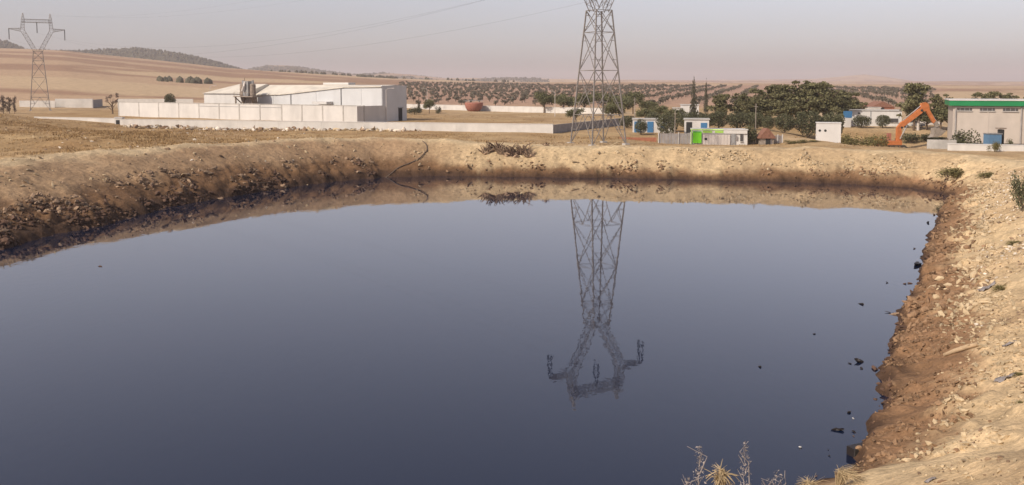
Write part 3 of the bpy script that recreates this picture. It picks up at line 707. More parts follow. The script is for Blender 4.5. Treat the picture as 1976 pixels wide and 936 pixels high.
# ------------------------------------------------------------------ excavator
def excavator():
    y = 157.0; o = at(1733, 281, y); g = gz(o.x, o.y); o.z = g; r = empty('excavator', (o.x, o.y, g)); tag(r, 'orange excavator boom raised above the bank with a grey bucket', 'excavator')
    def L(u, v, dy=0.0):
        p = at(u, v, y + dy); return Vector((p.x - o.x, dy, p.z - g))
    def plate(pts, wd, nm, mat, par=r, dy=0.0):
        a = [L(u, v) + Vector((0, dy - wd / 2, 0)) for u, v in pts]; return MB().prism(a[::-1], (0, wd, 0)).build(nm, mat, par)
    bm = plate([(1728.5, 296), (1738, 296), (1738.5, 250), (1742.5, 244.5), (1779, 217), (1778.5, 209.5), (1774.5, 209.5), (1738, 236.5), (1730.5, 246)], .72, 'boom', 'orange')
    for u, v in ((1738.5, 246), (1777, 213)): 
        c = L(u, v); MB().tube([c + Vector((0, -.46, 0)), c + Vector((0, .46, 0))], .2, 10).build('pin', 'dark_gap', bm)
    plate([(1776, 205), (1778, 199), (1786, 197.5), (1791, 201), (1793, 211), (1788, 214), (1777, 215)], .62, 'stick_head', 'orange', dy=.02)
    st = plate([(1783, 209), (1791, 209), (1804.5, 233), (1800, 238)], .54, 'stick', 'orange', dy=-.03)
    plate([(1799, 232), (1805, 231.5), (1811, 243), (1805, 246)], .44, 'stick_tip', 'bucket_grey', dy=-.03)
    bk = [(1800, 247.5), (1807, 246.5), (1815, 250), (1822, 252), (1820, 254), (1813, 261), (1805, 264), (1795, 264.5), (1799, 259)]
    b = plate(bk, 1.5, 'bucket', 'bucket_grey')
    for k in range(4):
        q = L(1795, 264) + Vector((0, -.45 + .3 * k, 0)); MB().bar(q, q + L(1791.5, 265) - L(1795, 264), .12, .07).build('tooth', 'chrome', b)
    def ram(p, q, f, nm, dy):
        a, c = L(*p) + Vector((0, dy, 0)), L(*q) + Vector((0, dy, 0)); m_ = a.lerp(c, f)
        k = MB().tube([a, m_], .13, 8).build(nm, 'bucket_grey', r); MB().tube([m_, c], .075, 8).build('rod', 'chrome', k)
    ram((1742, 233), (1778, 203), .55, 'stick_ram', 0)
    ram((1792, 212), (1811, 240), .5, 'bucket_ram', 0)
    ram((1735, 268), (1745, 247), .5, 'boom_ram', -.42); ram((1739, 270), (1752, 243), .5, 'boom_ram', .42)
    MB().bar(L(1807, 233), L(1813, 246), .14).build('link', 'bucket_grey', r); MB().bar(L(1813, 246), L(1808, 249), .14).build('link', 'bucket_grey', r)
    MB().tube([L(1754, 231), L(1768, 221), L(1776, 214)], .05, 6).build('hydraulic_hose', 'chrome', bm)
    # undercarriage and house stand in the hollow behind the crest
    for dy in (-1.5, 1.0):
        pts = [(-4.2, dy, .45), (-3.6, dy, .95), (.6, dy, .95), (1.2, dy, .45), (.6, dy, -.05), (-3.6, dy, -.05)]
        t_ = MB().prism(pts[::-1], (0, .6, 0)).build('track', 'rubber', r)
        for k in range(5): MB().tube([(-3.4 + k * .95, dy - .04, .35), (-3.4 + k * .95, dy + .64, .35)], .26, 10).build('roller', 'bucket_grey', t_)
    MB().box((-1.5, .05, .55), (2.4, 2.0, .7)).build('chassis', 'bucket_grey', r)
    MB().box((-1.9, .1, 1.25), (4.2, 2.5, .75)).build('deck', 'orange', r)
    MB().box((-3.7, .1, 1.75), (.9, 2.5, .5)).build('counterweight', 'orange', r)
    MB().box((.1, .3, 1.5), (.8, .9, 1.1)).build('boom_mount', 'dark_gap', r)
    MB().box((-1.3, .9, 2.2), (.55, .7, 1.5)).build('control_seat', 'terracotta', r)
excavator()
def white_pole():
    p = at(1774, 178, 172); g = gz(p.x, p.y) - .1; r = empty('concrete_pole', (p.x, p.y, g)); tag(r, 'thick pale concrete pole with a cap standing behind the excavator', 'pole'); h = p.z - g
    MB().tube([(0, 0, 0), (0, 0, h - .15)], [.28, .22], 10).build('shaft', 'shutter', r); MB().tube([(0, 0, h - .3), (0, 0, h)], .36, 10).build('cap', 'white_wall', r)
white_pole()

# ------------------------------------------------------------------ trees and plants
def leaves(lobes, n, size, rng, flat=0.35, shell=.55):
    mb = MB(); wts = [l[3] * l[4] * l[5] for l in lobes]
    for _ in range(n):
        cx, cy, cz, rx, ry, rz = rng.choices(lobes, wts)[0]
        d = Vector((rng.gauss(0, 1), rng.gauss(0, 1), rng.gauss(0, 1))).normalized() * (rng.random() ** shell)
        p = Vector((cx + d.x * rx, cy + d.y * ry, cz + d.z * rz)); s = size * rng.uniform(.6, 1.3)
        a = Vector((rng.gauss(0, 1), rng.gauss(0, 1), rng.gauss(0, 1))).normalized(); nn = Vector((rng.gauss(0, 1), rng.gauss(0, 1), rng.gauss(0, 1) + flat))
        b = a.cross(nn).normalized(); a = b.cross(a.cross(b)).normalized()
        a = nn.normalized().cross(b).normalized()
        mb.add([p - a * s * .5, p + b * s * .32, p + a * s * .5, p - b * s * .32], [(0, 1, 2, 3)])
    return mb
def trunk_mesh(rng, h, r0, n=5, spread=.28, z0=.45):
    mb = MB(); mb.tube([(0, 0, -.03), (rng.uniform(-.02, .02), 0, h * .5), (0, rng.uniform(-.02, .02), h)], [r0, r0 * .75, r0 * .45], 7)
    for k in range(n):
        a = k * math.tau / n + rng.random(); z = h * rng.uniform(z0, .9)
        mb.tube([(0, 0, z), (spread * .5 * math.cos(a), spread * .5 * math.sin(a), z + .13), (spread * math.cos(a), spread * math.sin(a), z + .24)], [r0 * .5, r0 * .3, r0 * .12], 5)
    return mb
TPL = {}
def template(kind, i):
    """unit tree (height 1, width 1): list of (part, mesh, material)"""
    if (kind, i) in TPL: return TPL[kind, i]
    rng = random.Random(f'{kind}{i}'); parts = []
    def mk(nm, mb, mat):
        o = mb.build(nm, mat); me = o.data; bpy.data.objects.remove(o); parts.append((nm, me))
    if kind == 'pine':
        lobes = []
        for k in range(26):
            a = rng.random() * math.tau; z = .16 + .76 * rng.random() ** .8; rad = .40 * min(1, (1.04 - z) / .5) ** .6 * rng.uniform(.45, 1.15)
            s = rng.uniform(.07, .15); lobes.append((rad * math.cos(a), rad * math.sin(a), z, s, s, s * .5))
        lobes.append((0, 0, .52, .22, .22, .30))
        mk('trunk', trunk_mesh(rng, .72, .028, 6), 'bark'); mk('crown', leaves(lobes, 4200, .055, rng, shell=.55), 'pine_leaf')
    elif kind == 'shrub':
        lobes = [(0, 0, .52, .46, .46, .44)] + [(.3 * math.cos(a), .3 * math.sin(a), rng.uniform(.35, .72), .2, .2, .2) for a in [rng.random() * 6.28 for _ in range(8)]]
        mk('trunk', trunk_mesh(rng, .45, .035, 5, .2, .3), 'bark'); mk('crown', leaves(lobes, 3000, .06, rng, shell=.3), 'shrub_leaf')
    elif kind == 'broad':
        lobes = [(.3 * math.cos(a), .3 * math.sin(a), rng.uniform(.42, .8), .2, .2, .15) for a in [rng.random() * 6.28 for _ in range(11)]] + [(0, 0, .62, .3, .3, .3)]
        mk('trunk', trunk_mesh(rng, .55, .03, 6), 'bark'); mk('crown', leaves(lobes, 2600, .06, rng), 'pale_leaf')
    elif kind == 'cypress':
        lobes = [(rng.uniform(-.05, .05), rng.uniform(-.05, .05), z, .46 * (1 - z) ** .7 + .05, .46 * (1 - z) ** .7 + .05, .075) for z in [.1 + .86 * k / 15 for k in range(16)]]
        mk('trunk', trunk_mesh(rng, .9, .05, 0), 'bark'); mk('crown', leaves(lobes, 1100, .085, rng), 'cypress_leaf')
    elif kind == 'column':
        lobes = [(rng.uniform(-.18, .18), rng.uniform(-.18, .18), z, .26, .26, .12) for z in [.2 + .7 * k / 9 for k in range(10)]]
        mk('trunk', trunk_mesh(rng, .8, .04, 5), 'bark'); mk('crown', leaves(lobes, 800, .07, rng), 'red_leaf')
    elif kind == 'sparse':
        mb = trunk_mesh(rng, .55, .05, 9, .38, .25)
        lobes = [(.32 * math.cos(a), .32 * math.sin(a), rng.uniform(.55, .92), .13, .13, .1) for a in [rng.random() * 6.28 for _ in range(10)]]
        mk('trunk', mb, 'bark'); mk('crown', leaves(lobes, 330, .06, rng), 'red_leaf')
    elif kind == 'olive':
        lobes = [(.22 * math.cos(a), .22 * math.sin(a), rng.uniform(.45, .75), .26, .26, .22) for a in [rng.random() * 6.28 for _ in range(5)]]
        mb = leaves(lobes, 110, .22, rng); mb.tube([(0, 0, -.08), (0, 0, .5)], .05, 5); mk('all', mb, 'olive_leaf')
    elif kind == 'bush':
        lobes = [(rng.uniform(-.3, .3), rng.uniform(-.3, .3), rng.uniform(.2, .6), .22, .22, .3) for _ in range(9)]
        mk('stems', trunk_mesh(rng, .4, .03, 6, .3, .1), 'bark'); mk('foliage', leaves(lobes, 1300, .07, rng, 0), 'shrub_leaf')
    elif kind == 'weedy':
        lobes = [(rng.uniform(-.35, .35), rng.uniform(-.35, .35), rng.uniform(.15, .55), .2, .2, .32) for _ in range(9)]
        mk('stems', trunk_mesh(rng, .5, .02, 8, .3, .1), 'bark'); mk('foliage', leaves(lobes, 1100, .07, rng, -.2), 'weed')
    TPL[kind, i] = parts; return parts
ORD = ['first', 'second', 'third', 'fourth', 'fifth', 'sixth', 'seventh', 'eighth']
NAMES = dict(pine='pine_tree', shrub='clipped_tree', broad='broadleaf_tree', cypress='cypress_tree', column='columnar_tree', sparse='bare_tree', bush='bush', weedy='dry_bush')
TN = [0]
def tree(kind, u, y, vtop, wpx, label, group=None, zbase=None):
    p = at(u, vtop, y); g = gz(p.x, p.y) - .08; h = p.z - g; wd = wpx * y / FPX; TN[0] += 1
    r = empty(NAMES[kind], (p.x, p.y, g), TN[0] * 2.4); r.scale = (wd, wd, h)
    cat = 'bush' if kind in ('bush', 'weedy') else 'tree'
    tag(r, label, cat, group or {'pine': 'pines', 'shrub': 'clipped trees', 'broad': 'broadleaf trees'}.get(kind, kind + ' plants'))
    for nm, me in template(kind, TN[0] % 3): 
        o = bpy.data.objects.new(nm, me); COL.objects.link(o); o.parent = r
    return r
G = 'dark pines in the grove'
PL = ['pine at the end of the grove nearest the tall cypress', 'second pine of the grove counted from the tall cypress', 'third pine of the grove counted from the tall cypress',
      'fourth pine of the grove counted from the tall cypress', 'tallest pine of the grove with the highest dark crown', 'broad dark pine beside the tallest one, on its pump house side',
      'pine filling the gap behind the tallest pine and its broad neighbour', 'pine half hidden behind the third and fourth grove pines', 'lower pine growing in front of the tallest grove pine',
      'pine at the end of the grove nearest the long white building', 'low pine of the grove directly behind the plain pole']
for (u, y, v, wpx), lb in zip(((1392, 196, 180, 62), (1430, 198, 176, 66), (1463, 190, 168, 74), (1505, 188, 161, 84), (1545, 185, 150, 104), (1600, 182, 155, 96), (1575, 200, 157, 90), (1484, 205, 168, 80), (1522, 178, 176, 80), (1625, 190, 172, 60), (1450, 182, 186, 70)), PL):
    tree('pine', u, y, v, wpx, lb, G)
tree('pine', 1648, 215, 176, 52, 'smaller hazy pine at the edge of the grove beside the long white building')
tree('pine', 1766, 172, 158, 84, 'full dark pine behind the concrete pole and excavator')
tree('pine', 1818, 170, 177, 66, 'dark pine between the excavator and the green-topped shed')
for k, (u, y, v, wpx) in enumerate(((1880, 200, 176, 60), (1912, 205, 175, 64), (1950, 205, 176, 60), (1985, 208, 182, 60))):
    tree('pine', u, y, v, wpx, ORD[k] + ' pine showing above the green shed fascia counted from the excavator', 'pines behind the shed')
tree('broad', 1790, 172, 205, 74, 'dull green broadleaf tree below the raised excavator stick'); tree('broad', 1832, 170, 200, 66, 'dull green broadleaf tree against the corner of the shed')
tree('cypress', 1339, 222, 150, 19, 'tall narrow cypress behind the white flat-roofed house'); tree('cypress', 1363, 260, 154, 12, 'thin faded cypress right of the tallest cypress')
tree('cypress', 808, 268, 190, 10, 'thin cypress left of the dark bushy tree by the orchard wall'); 
G = 'clipped dome trees along the road'
for k, (u, y, v, wpx) in enumerate(((1362, 172, 217, 40), (1387, 170, 212, 44), (1424, 168, 213, 50), (1458, 167, 214, 44), (1482, 164, 222, 26), (1515, 162, 217, 44), (1562, 163, 210, 58), (1605, 162, 212, 50))):
    tree('shrub', u, y, v, wpx, ORD[k] + ' clipped dome tree below the pine grove counted from the kiosk towards the pump house', G)
tree('shrub', 1446, 142, 240, 32, 'dark bushy tree directly behind the right end of the kiosk')
tree('shrub', 1663, 176, 221, 38, 'round clipped tree in front of the left half of the long building'); tree('shrub', 1704, 176, 220, 30, 'round clipped tree in front of the right half of the long building')
G = 'rounded trees among the village houses'
for (u, y, v, wpx), lb in zip(((1237, 156, 228, 28), (1262, 175, 214, 40), (1288, 154, 215, 46), (1322, 172, 214, 40), (1210, 175, 222, 34), (1345, 190, 214, 40)), (
        'small round tree directly in front of the blue doors of the village house', 'round dark tree rising behind the roof of the blue-doored house', 'large round tree between the blue-doored house and the plain pole',
        'round tree behind the house with the blue shutter', 'round tree between the tall pylon and the blue-doored house', 'round tree in front of the white flat-roofed house wall')):
    tree('shrub', u, y, v, wpx, lb, G)
G = 'olive-green trees behind the tall pylon'
for k, (u, y, v, wpx) in enumerate(((1050, 275, 172, 48), (1088, 272, 177, 46), (1128, 270, 175, 50), (1165, 268, 173, 56), (1196, 240, 180, 60), (1222, 262, 172, 50), (1180, 208, 196, 56), (1250, 250, 190, 46))):
    tree('broad', u, y, v, wpx, ORD[k] + ' soft olive-green tree near the pylon counted from the walled field towards the village', G)
for u, y, v, wpx, lb in ((1300, 196, 206, 44, 'wide leafy tree behind the plain pole among the village houses'), (1272, 215, 200, 40, 'pale leafy tree behind the blue-doored house roof'), (1245, 205, 206, 40, 'leafy tree between the pylon and the blue-doored house roof'), (1378, 150, 246, 34, 'leafy tree rising over the kiosk roof')):
    tree('broad', u, y, v, wpx, lb, 'leafy village trees')
tree('broad', 1110, 200, 206, 44, 'low spreading green tree at the end of the shaded return wall')
tree('broad', 828, 262, 189, 26, 'dark bushy tree by the left end of the orchard wall'); tree('bush', 800, 255, 204, 36, 'dull green bush at the foot of the thin cypress'); tree('bush', 846, 262, 202, 16, 'small bush right of the dark bushy tree')
for k, (u, y, v, wpx) in enumerate(((27, 262, 185, 13), (17, 264, 186, 16), (5, 262, 184, 20))):
    tree('column', u, y, v, wpx, ORD[k] + ' reddish brown columnar tree counted from the distant pylon', 'reddish columnar trees')
tree('sparse', 216, 262, 179, 30, 'nearly bare reddish tree at the end of the white walls'); tree('shrub', 328, 285, 178, 24, 'small round tree above the panelled factory fence')
tree('bush', 1868, 126, 240, 64, 'large dark bush in front of the cream shed'); tree('bush', 1838, 124, 262, 30, 'low dark bush beside the grey trough wall')
for k, (u, y, v, wpx) in enumerate(((1640, 150, 251, 46), (1666, 152, 249, 50), (1694, 153, 250, 44))):
    tree('weedy', u, y, v, wpx, ORD[k] + ' tall greenish weed clump counted from the pump house towards the excavator', 'weed clumps left of the excavator')
for k, (u, y, v, wpx) in enumerate(((1759, 163, 252, 44), (1784, 164, 254, 50), (1806, 163, 262, 40))):
    tree('bush', u, y, v, wpx, ORD[k] + ' grey-green bush counted from the excavator boom foot towards its bucket', 'bushes behind the boom')
tree('weedy', 1574, 118, 286, 26, 'dry brown bush on the far bank below the pump house')
tree('bush', 1947, 124, 262, 20, 'small bush at the foot of the shed downpipe')
tree('bush', 1976, 62, 318, 44, 'bright green bush on top of the right bank beside the stones')
tree('weedy', 1920, 113, 268, 30, 'dry weeds along the low white kerb wall')
tree('weedy', 1532, 140, 268, 44, 'dry weed patch right of the plank fence'); tree('weedy', 1562, 139, 268, 44, 'dry weed patch near the front of the pump house')

def orchard():
    rng = random.Random(5); pts = []
    dx, dy = .28, .96
    for i in range(-70, 110):
        for j in range(0, 130):
            a, b = i * 14.5 + rng.uniform(-1.2, 1.2), j * 8.2 + 250 + rng.uniform(-.8, .8)
            x, y = a * dy + b * dx - 120, -a * dx + b * dy
            if y < 300 or rng.random() < .1: continue
            r = math.hypot(x, y); u = U0 + FPX * x / y
            if 335 < r < 900 and 770 < u < 1800 and not (u < 900 and r > 820): pts.append((r, x, y))
    pts.sort(); mes = [template('olive', k)[0][1] for k in range(3)]
    big = MB(); cnt = 0
    xs = np.array([p[1] for p in pts]); ys = np.array([p[2] for p in pts]); zs = terrain(xs, ys)
    base = [([v.co.copy() for v in me.vertices], [tuple(p.vertices) for p in me.polygons]) for me in mes]
    for k, (r, x, y) in enumerate(pts):
        s = rng.uniform(2.5, 3.8); h = s * rng.uniform(.75, 1.0); rz = rng.random() * 6.28
        if k < 280:
            o = bpy.data.objects.new('olive_tree', mes[k % 3]); COL.objects.link(o); o.location = (x, y, zs[k] - .1); o.scale = (s, s, h); o.rotation_euler = (0, 0, rz)
            tag(o, 'small grey-green olive tree in the planted orchard rows', 'tree', 'olive trees in the orchard rows')
        else:
            vs, fs = base[k % 3]; ca, sa = math.cos(rz) * s, math.sin(rz) * s; st = 2 if r > 600 else 1
            big.add([(x + v.x * ca - v.y * sa, y + v.x * sa + v.y * ca, zs[k] - .1 + v.z * h) for v in vs], fs)
    o = big.build('orchard_trees', 'olive_leaf'); tag(o, 'distant rows of olive trees covering the rising slope', 'orchard', kind='stuff')
orchard()

def scrub():
    rng = random.Random(9); mb = MB(); P_ = []
    for _ in range(26000):
        u = rng.uniform(-150, 1120); r = rng.uniform(1750, 4300); 
        P_.append((u, r))
    us = np.array([p[0] for p in P_]); rs = np.array([p[1] for p in P_]); a = np.arctan((us - U0) / FPX); x = np.sin(a) * rs; y = np.cos(a) * rs
    m = ((rs < 3000) & (us < 520) & (fbm(x / 120, y / 120, 61) > -.25)) | ((rs > 2950) & (us > 460) & (us < 1060) & (fbm(x / 200, y / 200, 63) > .0))
    x, y = x[m], y[m]; z = terrain(x, y)
    for i in range(len(x)):
        s = rng.uniform(3, 7.5); h = s * rng.uniform(.6, 1.0)
        vs = [(x[i] + s * .5 * math.cos(k * 1.2566 + i), y[i] + s * .5 * math.sin(k * 1.2566 + i), z[i] - .5) for k in range(5)]
        vs += [(x[i] + s * .42 * math.cos(k * 1.2566 + i + .6), y[i] + s * .42 * math.sin(k * 1.2566 + i + .6), z[i] + h * rng.uniform(.45, .7)) for k in range(5)] + [(x[i], y[i], z[i] + h)]
        mb.add(vs, [(k, (k + 1) % 5, 5 + k) for k in range(5)] + [((k + 1) % 5, 5 + (k + 1) % 5, 5 + k) for k in range(5)] + [(5 + k, 5 + (k + 1) % 5, 10) for k in range(5)])
    # hedge lines and lone field trees
    for (u0, v0, u1, v1, rr, n) in ((520, 0, 760, 0, 1385, 60), (310, 0, 410, 0, 640, 26), (690, 0, 760, 0, 1300, 30), (760, 0, 1000, 0, 1395, 22)):
        for _ in range(n):
            u = rng.uniform(u0, u1); r = rr + rng.uniform(-15, 15); a = math.atan((u - U0) / FPX); X_, Y_ = math.sin(a) * r, math.cos(a) * r; zz = gz(X_, Y_); s = rng.uniform(2.5, 6); h = s * .8
            vs = [(X_ + s * .5 * math.cos(k * 1.2566), Y_ + s * .5 * math.sin(k * 1.2566), zz - .3) for k in range(5)] + [(X_ + s * .4 * math.cos(k * 1.2566 + .6), Y_ + s * .4 * math.sin(k * 1.2566 + .6), zz + h * .6) for k in range(5)] + [(X_, Y_, zz + h)]
            mb.add(vs, [(k, (k + 1) % 5, 5 + k) for k in range(5)] + [((k + 1) % 5, 5 + (k + 1) % 5, 5 + k) for k in range(5)] + [(5 + k, 5 + (k + 1) % 5, 10) for k in range(5)])
    o = mb.build('hillside_scrub', 'scrub_leaf'); tag(o, 'dark scrub and hedges on the far dry hills', 'scrub', kind='stuff')
scrub()

# ------------------------------------------------------------------ stones, clods and rubble
def stone_mesh(seed, sub=1):
    rng = random.Random(seed); bm = bmesh.new(); bmesh.ops.create_icosphere(bm, subdivisions=sub, radius=.5)
    ax = (1.2, .9, .75)
    for v in bm.verts:
        k = rng.uniform(.45, 1.3); v.co = Vector((v.co.x * ax[0], v.co.y * ax[1], v.co.z * ax[2])) * k
    for _ in range(5):
        n = Vector((rng.gauss(0, 1), rng.gauss(0, 1), rng.gauss(0, 1))).normalized(); d = rng.uniform(.26, .4)
        for v in bm.verts:
            e = v.co.dot(n)
            if e > d: v.co -= n * (e - d)
    me = bpy.data.meshes.new('stone'); bm.to_mesh(me); bm.free(); return me
SM = {}
for mk_ in ('stone_pale', 'stone_brown', 'stone_dark', 'stone_grey', 'rubble_white'):
    for k in range(5):
        me = stone_mesh(k, 1); me.materials.append(M[mk_]); SM[mk_, k] = me
SEGN = []
for i in range(NW - 1):
    a, b = WLA[i, :2], WLA[i + 1, :2]; SEGN.append((a, b))
def along(i0, i1, n, smin, smax, rng, power=1.0):
    """random ground points beside waterline vertices i0..i1"""
    L = [math.dist(WL[i][:2], WL[i + 1][:2]) for i in range(i0, i1)]; out = []
    for _ in range(n):
        i = rng.choices(range(i0, i1), L)[0]; t = rng.random(); a, b = Vector(WL[i][:2]), Vector(WL[i + 1][:2]); d = (b - a).normalized()
        nn = Vector((-d.y, d.x)); s = smin + (smax - smin) * rng.random() ** power; p = a.lerp(b, t) + nn * s; out.append((p.x, p.y, s))
    return out
def clumpy(pts, sc, thr, seed, rng):
    x = np.array([p[0] for p in pts]); y = np.array([p[1] for p in pts]); n = fbm(x / sc, y / sc, seed, 3)
    return [p for p, k in zip(pts, n) if k > thr + rng.uniform(-.08, .08)]
def rubble():
    rng = random.Random(3); items = []
    def put(pts, mats, lo, hi, key):
        x = np.array([p[0] for p in pts]); y = np.array([p[1] for p in pts]); z = terrain(x, y)
        for i, p in enumerate(pts):
            s = lo * (hi / lo) ** (rng.random() ** 1.7)
            m_ = mats(z[i], p[2]) if callable(mats) else rng.choice(mats)
            items.append((s / math.hypot(p[0], p[1]), p[0], p[1], z[i] + s * .12, s, m_, key))
    iL0, iL1, iF, iC, iR1 = 1, 6, 11, 20, 33
    lm = lambda z, s: 'stone_dark' if z < 1.3 + rng.uniform(-.5, .9) else ('stone_grey' if z < 3.2 + rng.uniform(-.8, .8) else 'stone_pale')
    fm = lambda z, s: 'stone_dark' if z < .4 + rng.uniform(-.15, .3) else ('stone_brown' if z < 1.5 + rng.uniform(-.5, .5) else 'stone_pale')
    rm = lambda z, s: 'stone_dark' if z < .3 + rng.uniform(-.25, .25) else ('stone_brown' if z < 1.5 + rng.uniform(-.5, .5) else 'stone_pale')
    put(clumpy(along(iL0, iL1 + 1, 6000, .0, 6.0, rng, 1.3), 2.5, -.06, 81, rng), lm, .10, .66, 'left')
    put(clumpy(along(iL1, iF, 3200, .0, 4.5, rng, 1.6), 2, .0, 82, rng), lm, .12, .75, 'left')
    put(along(iL0, iF, 420, 2, 14, rng), lm, .12, .55, 'left')
    put(clumpy(along(iF, 15, 500, .5, 4, rng), 3, .06, 83, rng), fm, .2, .8, 'far')
    put(clumpy(along(14, iC, 3800, .4, 5.2, rng), 2.5, .03, 84, rng), fm, .14, .6, 'far')
    put(along(iF, iC, 380, .3, 6, rng), fm, .12, .45, 'far')
    put(clumpy(along(iC, 27, 5000, .0, 4.2, rng), 2, -.1, 85, rng), rm, .10, .5, 'right')
    put(clumpy(along(26, iR1, 4200, .0, 5.0, rng, 1.3), 2, -.03, 86, rng), rm, .06, .28, 'right')
    put(clumpy(along(iC, 28, 6200, 3.2, 8.6, rng), 3, -.08, 87, rng), ['stone_pale', 'stone_pale', 'stone_grey', 'stone_pale', 'rubble_white'], .06, .30, 'right')
    put(clumpy(along(27, iR1 + 1, 6000, 3.8, 10.5, rng), 2.2, .0, 88, rng), ['stone_pale', 'stone_pale', 'stone_grey'], .03, .19, 'right')
    put(along(iC, iR1 + 1, 1500, .2, 12, rng), rm, .05, .22, 'right')
    # pale rubble tipped along the perimeter wall
    pts = []
    for _ in range(520):
        u = rng.uniform(395, 810) if rng.random() < .75 else rng.uniform(235, 420); y = 171 - (u - 500) * .016 - rng.uniform(0, 7); x, y = X(u, y); pts.append((x, y, 9))
    put(pts, ['rubble_white', 'stone_pale', 'stone_grey'], .35, 1.5, 'wall')
    pts = []
    for _ in range(260):
        u = rng.uniform(1, 600); y = rng.uniform(100, 165); x, y = X(u, y); pts.append((x, y, 9))
    put(pts, ['rubble_white', 'stone_pale', 'stone_grey'], .15, .6, 'field')
    items.sort(reverse=True)
    LBL = {('left', 'stone_dark'): 'dark mud-soaked stone at the foot of the left bank', ('left', 'stone_grey'): 'brownish grey stone lying on the slope of the left bank', ('left', 'stone_pale'): 'pale dry stone high on the slope of the left bank',
           ('far', 'stone_dark'): 'dark wet stone at the waterline of the far bank', ('far', 'stone_brown'): 'mud-brown stone on the slope of the far bank', ('far', 'stone_pale'): 'pale stone near the crest of the far bank',
           ('right', 'stone_dark'): 'dark wet clod at the waterline of the right bank', ('right', 'stone_brown'): 'reddish brown clod on the lower slope of the right bank', ('right', 'stone_pale'): 'pale sandy stone strewn over the upper right bank', ('right', 'rubble_white'): 'whitish rubble stone among the upper right bank stones', ('right', 'stone_grey'): 'grey-brown stone among the upper right bank stones',
           ('wall', 'rubble_white'): 'whitish rubble block tipped along the low perimeter wall', ('wall', 'stone_pale'): 'sandy rubble block tipped along the low perimeter wall', ('wall', 'stone_grey'): 'brownish rubble block tipped along the low perimeter wall',
           ('field', 'rubble_white'): 'whitish stone in the dry grass left of the pond', ('field', 'stone_pale'): 'sandy stone in the dry grass left of the pond', ('field', 'stone_grey'): 'brownish stone in the dry grass left of the pond'}
    rest = {}; geo = {}
    for k, (_, x, y, z, s, m_, key) in enumerate(items):
        q = rng.randrange(5); me = SM[m_, q]; rot = Matrix.Rotation(rng.random() * 6.28, 3, 'Z') @ Matrix.Rotation(rng.gauss(0, .7), 3, 'X') @ Matrix.Rotation(rng.gauss(0, .5), 3, 'Y')
        sc = (s * rng.uniform(.8, 1.3), s * rng.uniform(.8, 1.1), s * rng.uniform(.7, 1.35))
        if k < 300:
            o = bpy.data.objects.new('stone', me); COL.objects.link(o); o.location = (x, y, z); o.rotation_euler = rot.to_euler(); o.scale = sc
            tag(o, LBL[key, m_], 'stone', LBL[key, m_].replace('stone', 'stones').replace('clod', 'clods').replace('block', 'blocks'))
        else:
            if q % 2 == 0: q += 1
            if q > 4: q = 3
            if q not in geo:
                mm = SM[m_, q]; co = np.array([v.co[:] for v in mm.vertices]); geo[q] = (co, [tuple(p.vertices) for p in mm.polygons])
            co, fs = geo[q]; v = (co * np.array(sc)) @ np.array(rot).T + np.array((x, y, z)); rest.setdefault(m_, MB()).add(v.tolist(), fs)
    nm = dict(stone_pale=('pale_rubble', 'loose pale sandy stones scattered over the banks'), stone_brown=('brown_clods', 'loose reddish brown clods scattered over the lower banks'), stone_dark=('dark_clods', 'loose dark wet clods along the waterline'), stone_grey=('grey_rubble', 'loose brownish grey stones scattered over the left bank'), rubble_white=('white_rubble', 'loose whitish rubble by the wall and right bank'))
    for m_, mb in rest.items(): tag(mb.build(nm[m_][0], m_), nm[m_][1], 'rubble', kind='stuff')
rubble()

# ------------------------------------------------------------------ dry grass
def grass():
    rng = random.Random(12); mb = MB(); c = []
    for _ in range(6000):
        u = rng.uniform(-60, 780); y = rng.uniform(84, 182); c.append(X(u, y))
    for _ in range(5000):
        u = rng.uniform(780, 1900); y = rng.uniform(122, 152); c.append(X(u, y))
    for _ in range(1500):
        u = rng.uniform(780, 1190); y = rng.uniform(170, 250); c.append(X(u, y))
    x = np.array([p[0] for p in c]); y = np.array([p[1] for p in c]); s, hc, wd = pond(x, y); n = fbm(x / 7, y / 7, 91)
    lim = np.where(x < -10, -.06, .06) + np.array([rng.gauss(0, .12) for _ in x]); ok = (s > wd + 1) & (n > lim); x, y = x[ok], y[ok]; z = terrain(x, y)
    for i in range(len(x)):
        h = rng.uniform(.06, .28)
        for _ in range(4):
            a = rng.random() * 6.28; r = rng.uniform(.1, .5); px, py = x[i] + rng.uniform(-.5, .5), y[i] + rng.uniform(-.5, .5)
            mb.add([(px - .05 * math.sin(a), py + .05 * math.cos(a), z[i] - .05), (px + .05 * math.sin(a), py - .05 * math.cos(a), z[i] - .05), (px + r * math.cos(a), py + r * math.sin(a), z[i] + h)], [(0, 1, 2)])
    c = [X(rng.uniform(-40, 640), rng.uniform(90, 176)) for _ in range(2600)] + [X(rng.uniform(-40, 330), rng.uniform(100, 160)) for _ in range(1800)]
    x = np.array([p[0] for p in c]); y = np.array([p[1] for p in c]); s, hc, wd = pond(x, y); ok = (s > wd + 1.5) & (fbm(x / 11, y / 11, 93) + np.array([rng.gauss(0, .1) for _ in x]) > .03); x, y = x[ok], y[ok]; z = terrain(x, y)
    for i in range(len(x)):
        S = rng.uniform(.2, .62) * rng.uniform(.7, 1.2)
        for _ in range(18):
            a = rng.random() * 6.28; l = rng.uniform(.3, 1.1) * S; h = S * rng.uniform(.15, .75); px, py = x[i] + rng.gauss(0, .4), y[i] + rng.gauss(0, .4)
            mb.add([(px - .05 * math.sin(a), py + .05 * math.cos(a), z[i] - .05), (px + .05 * math.sin(a), py - .05 * math.cos(a), z[i] - .05), (px + l * math.cos(a), py + l * math.sin(a), z[i] + h)], [(0, 1, 2)])
    tag(mb.build('dry_grass', 'straw'), 'dry brown grass covering the field beside the pond', 'grass', kind='stuff')
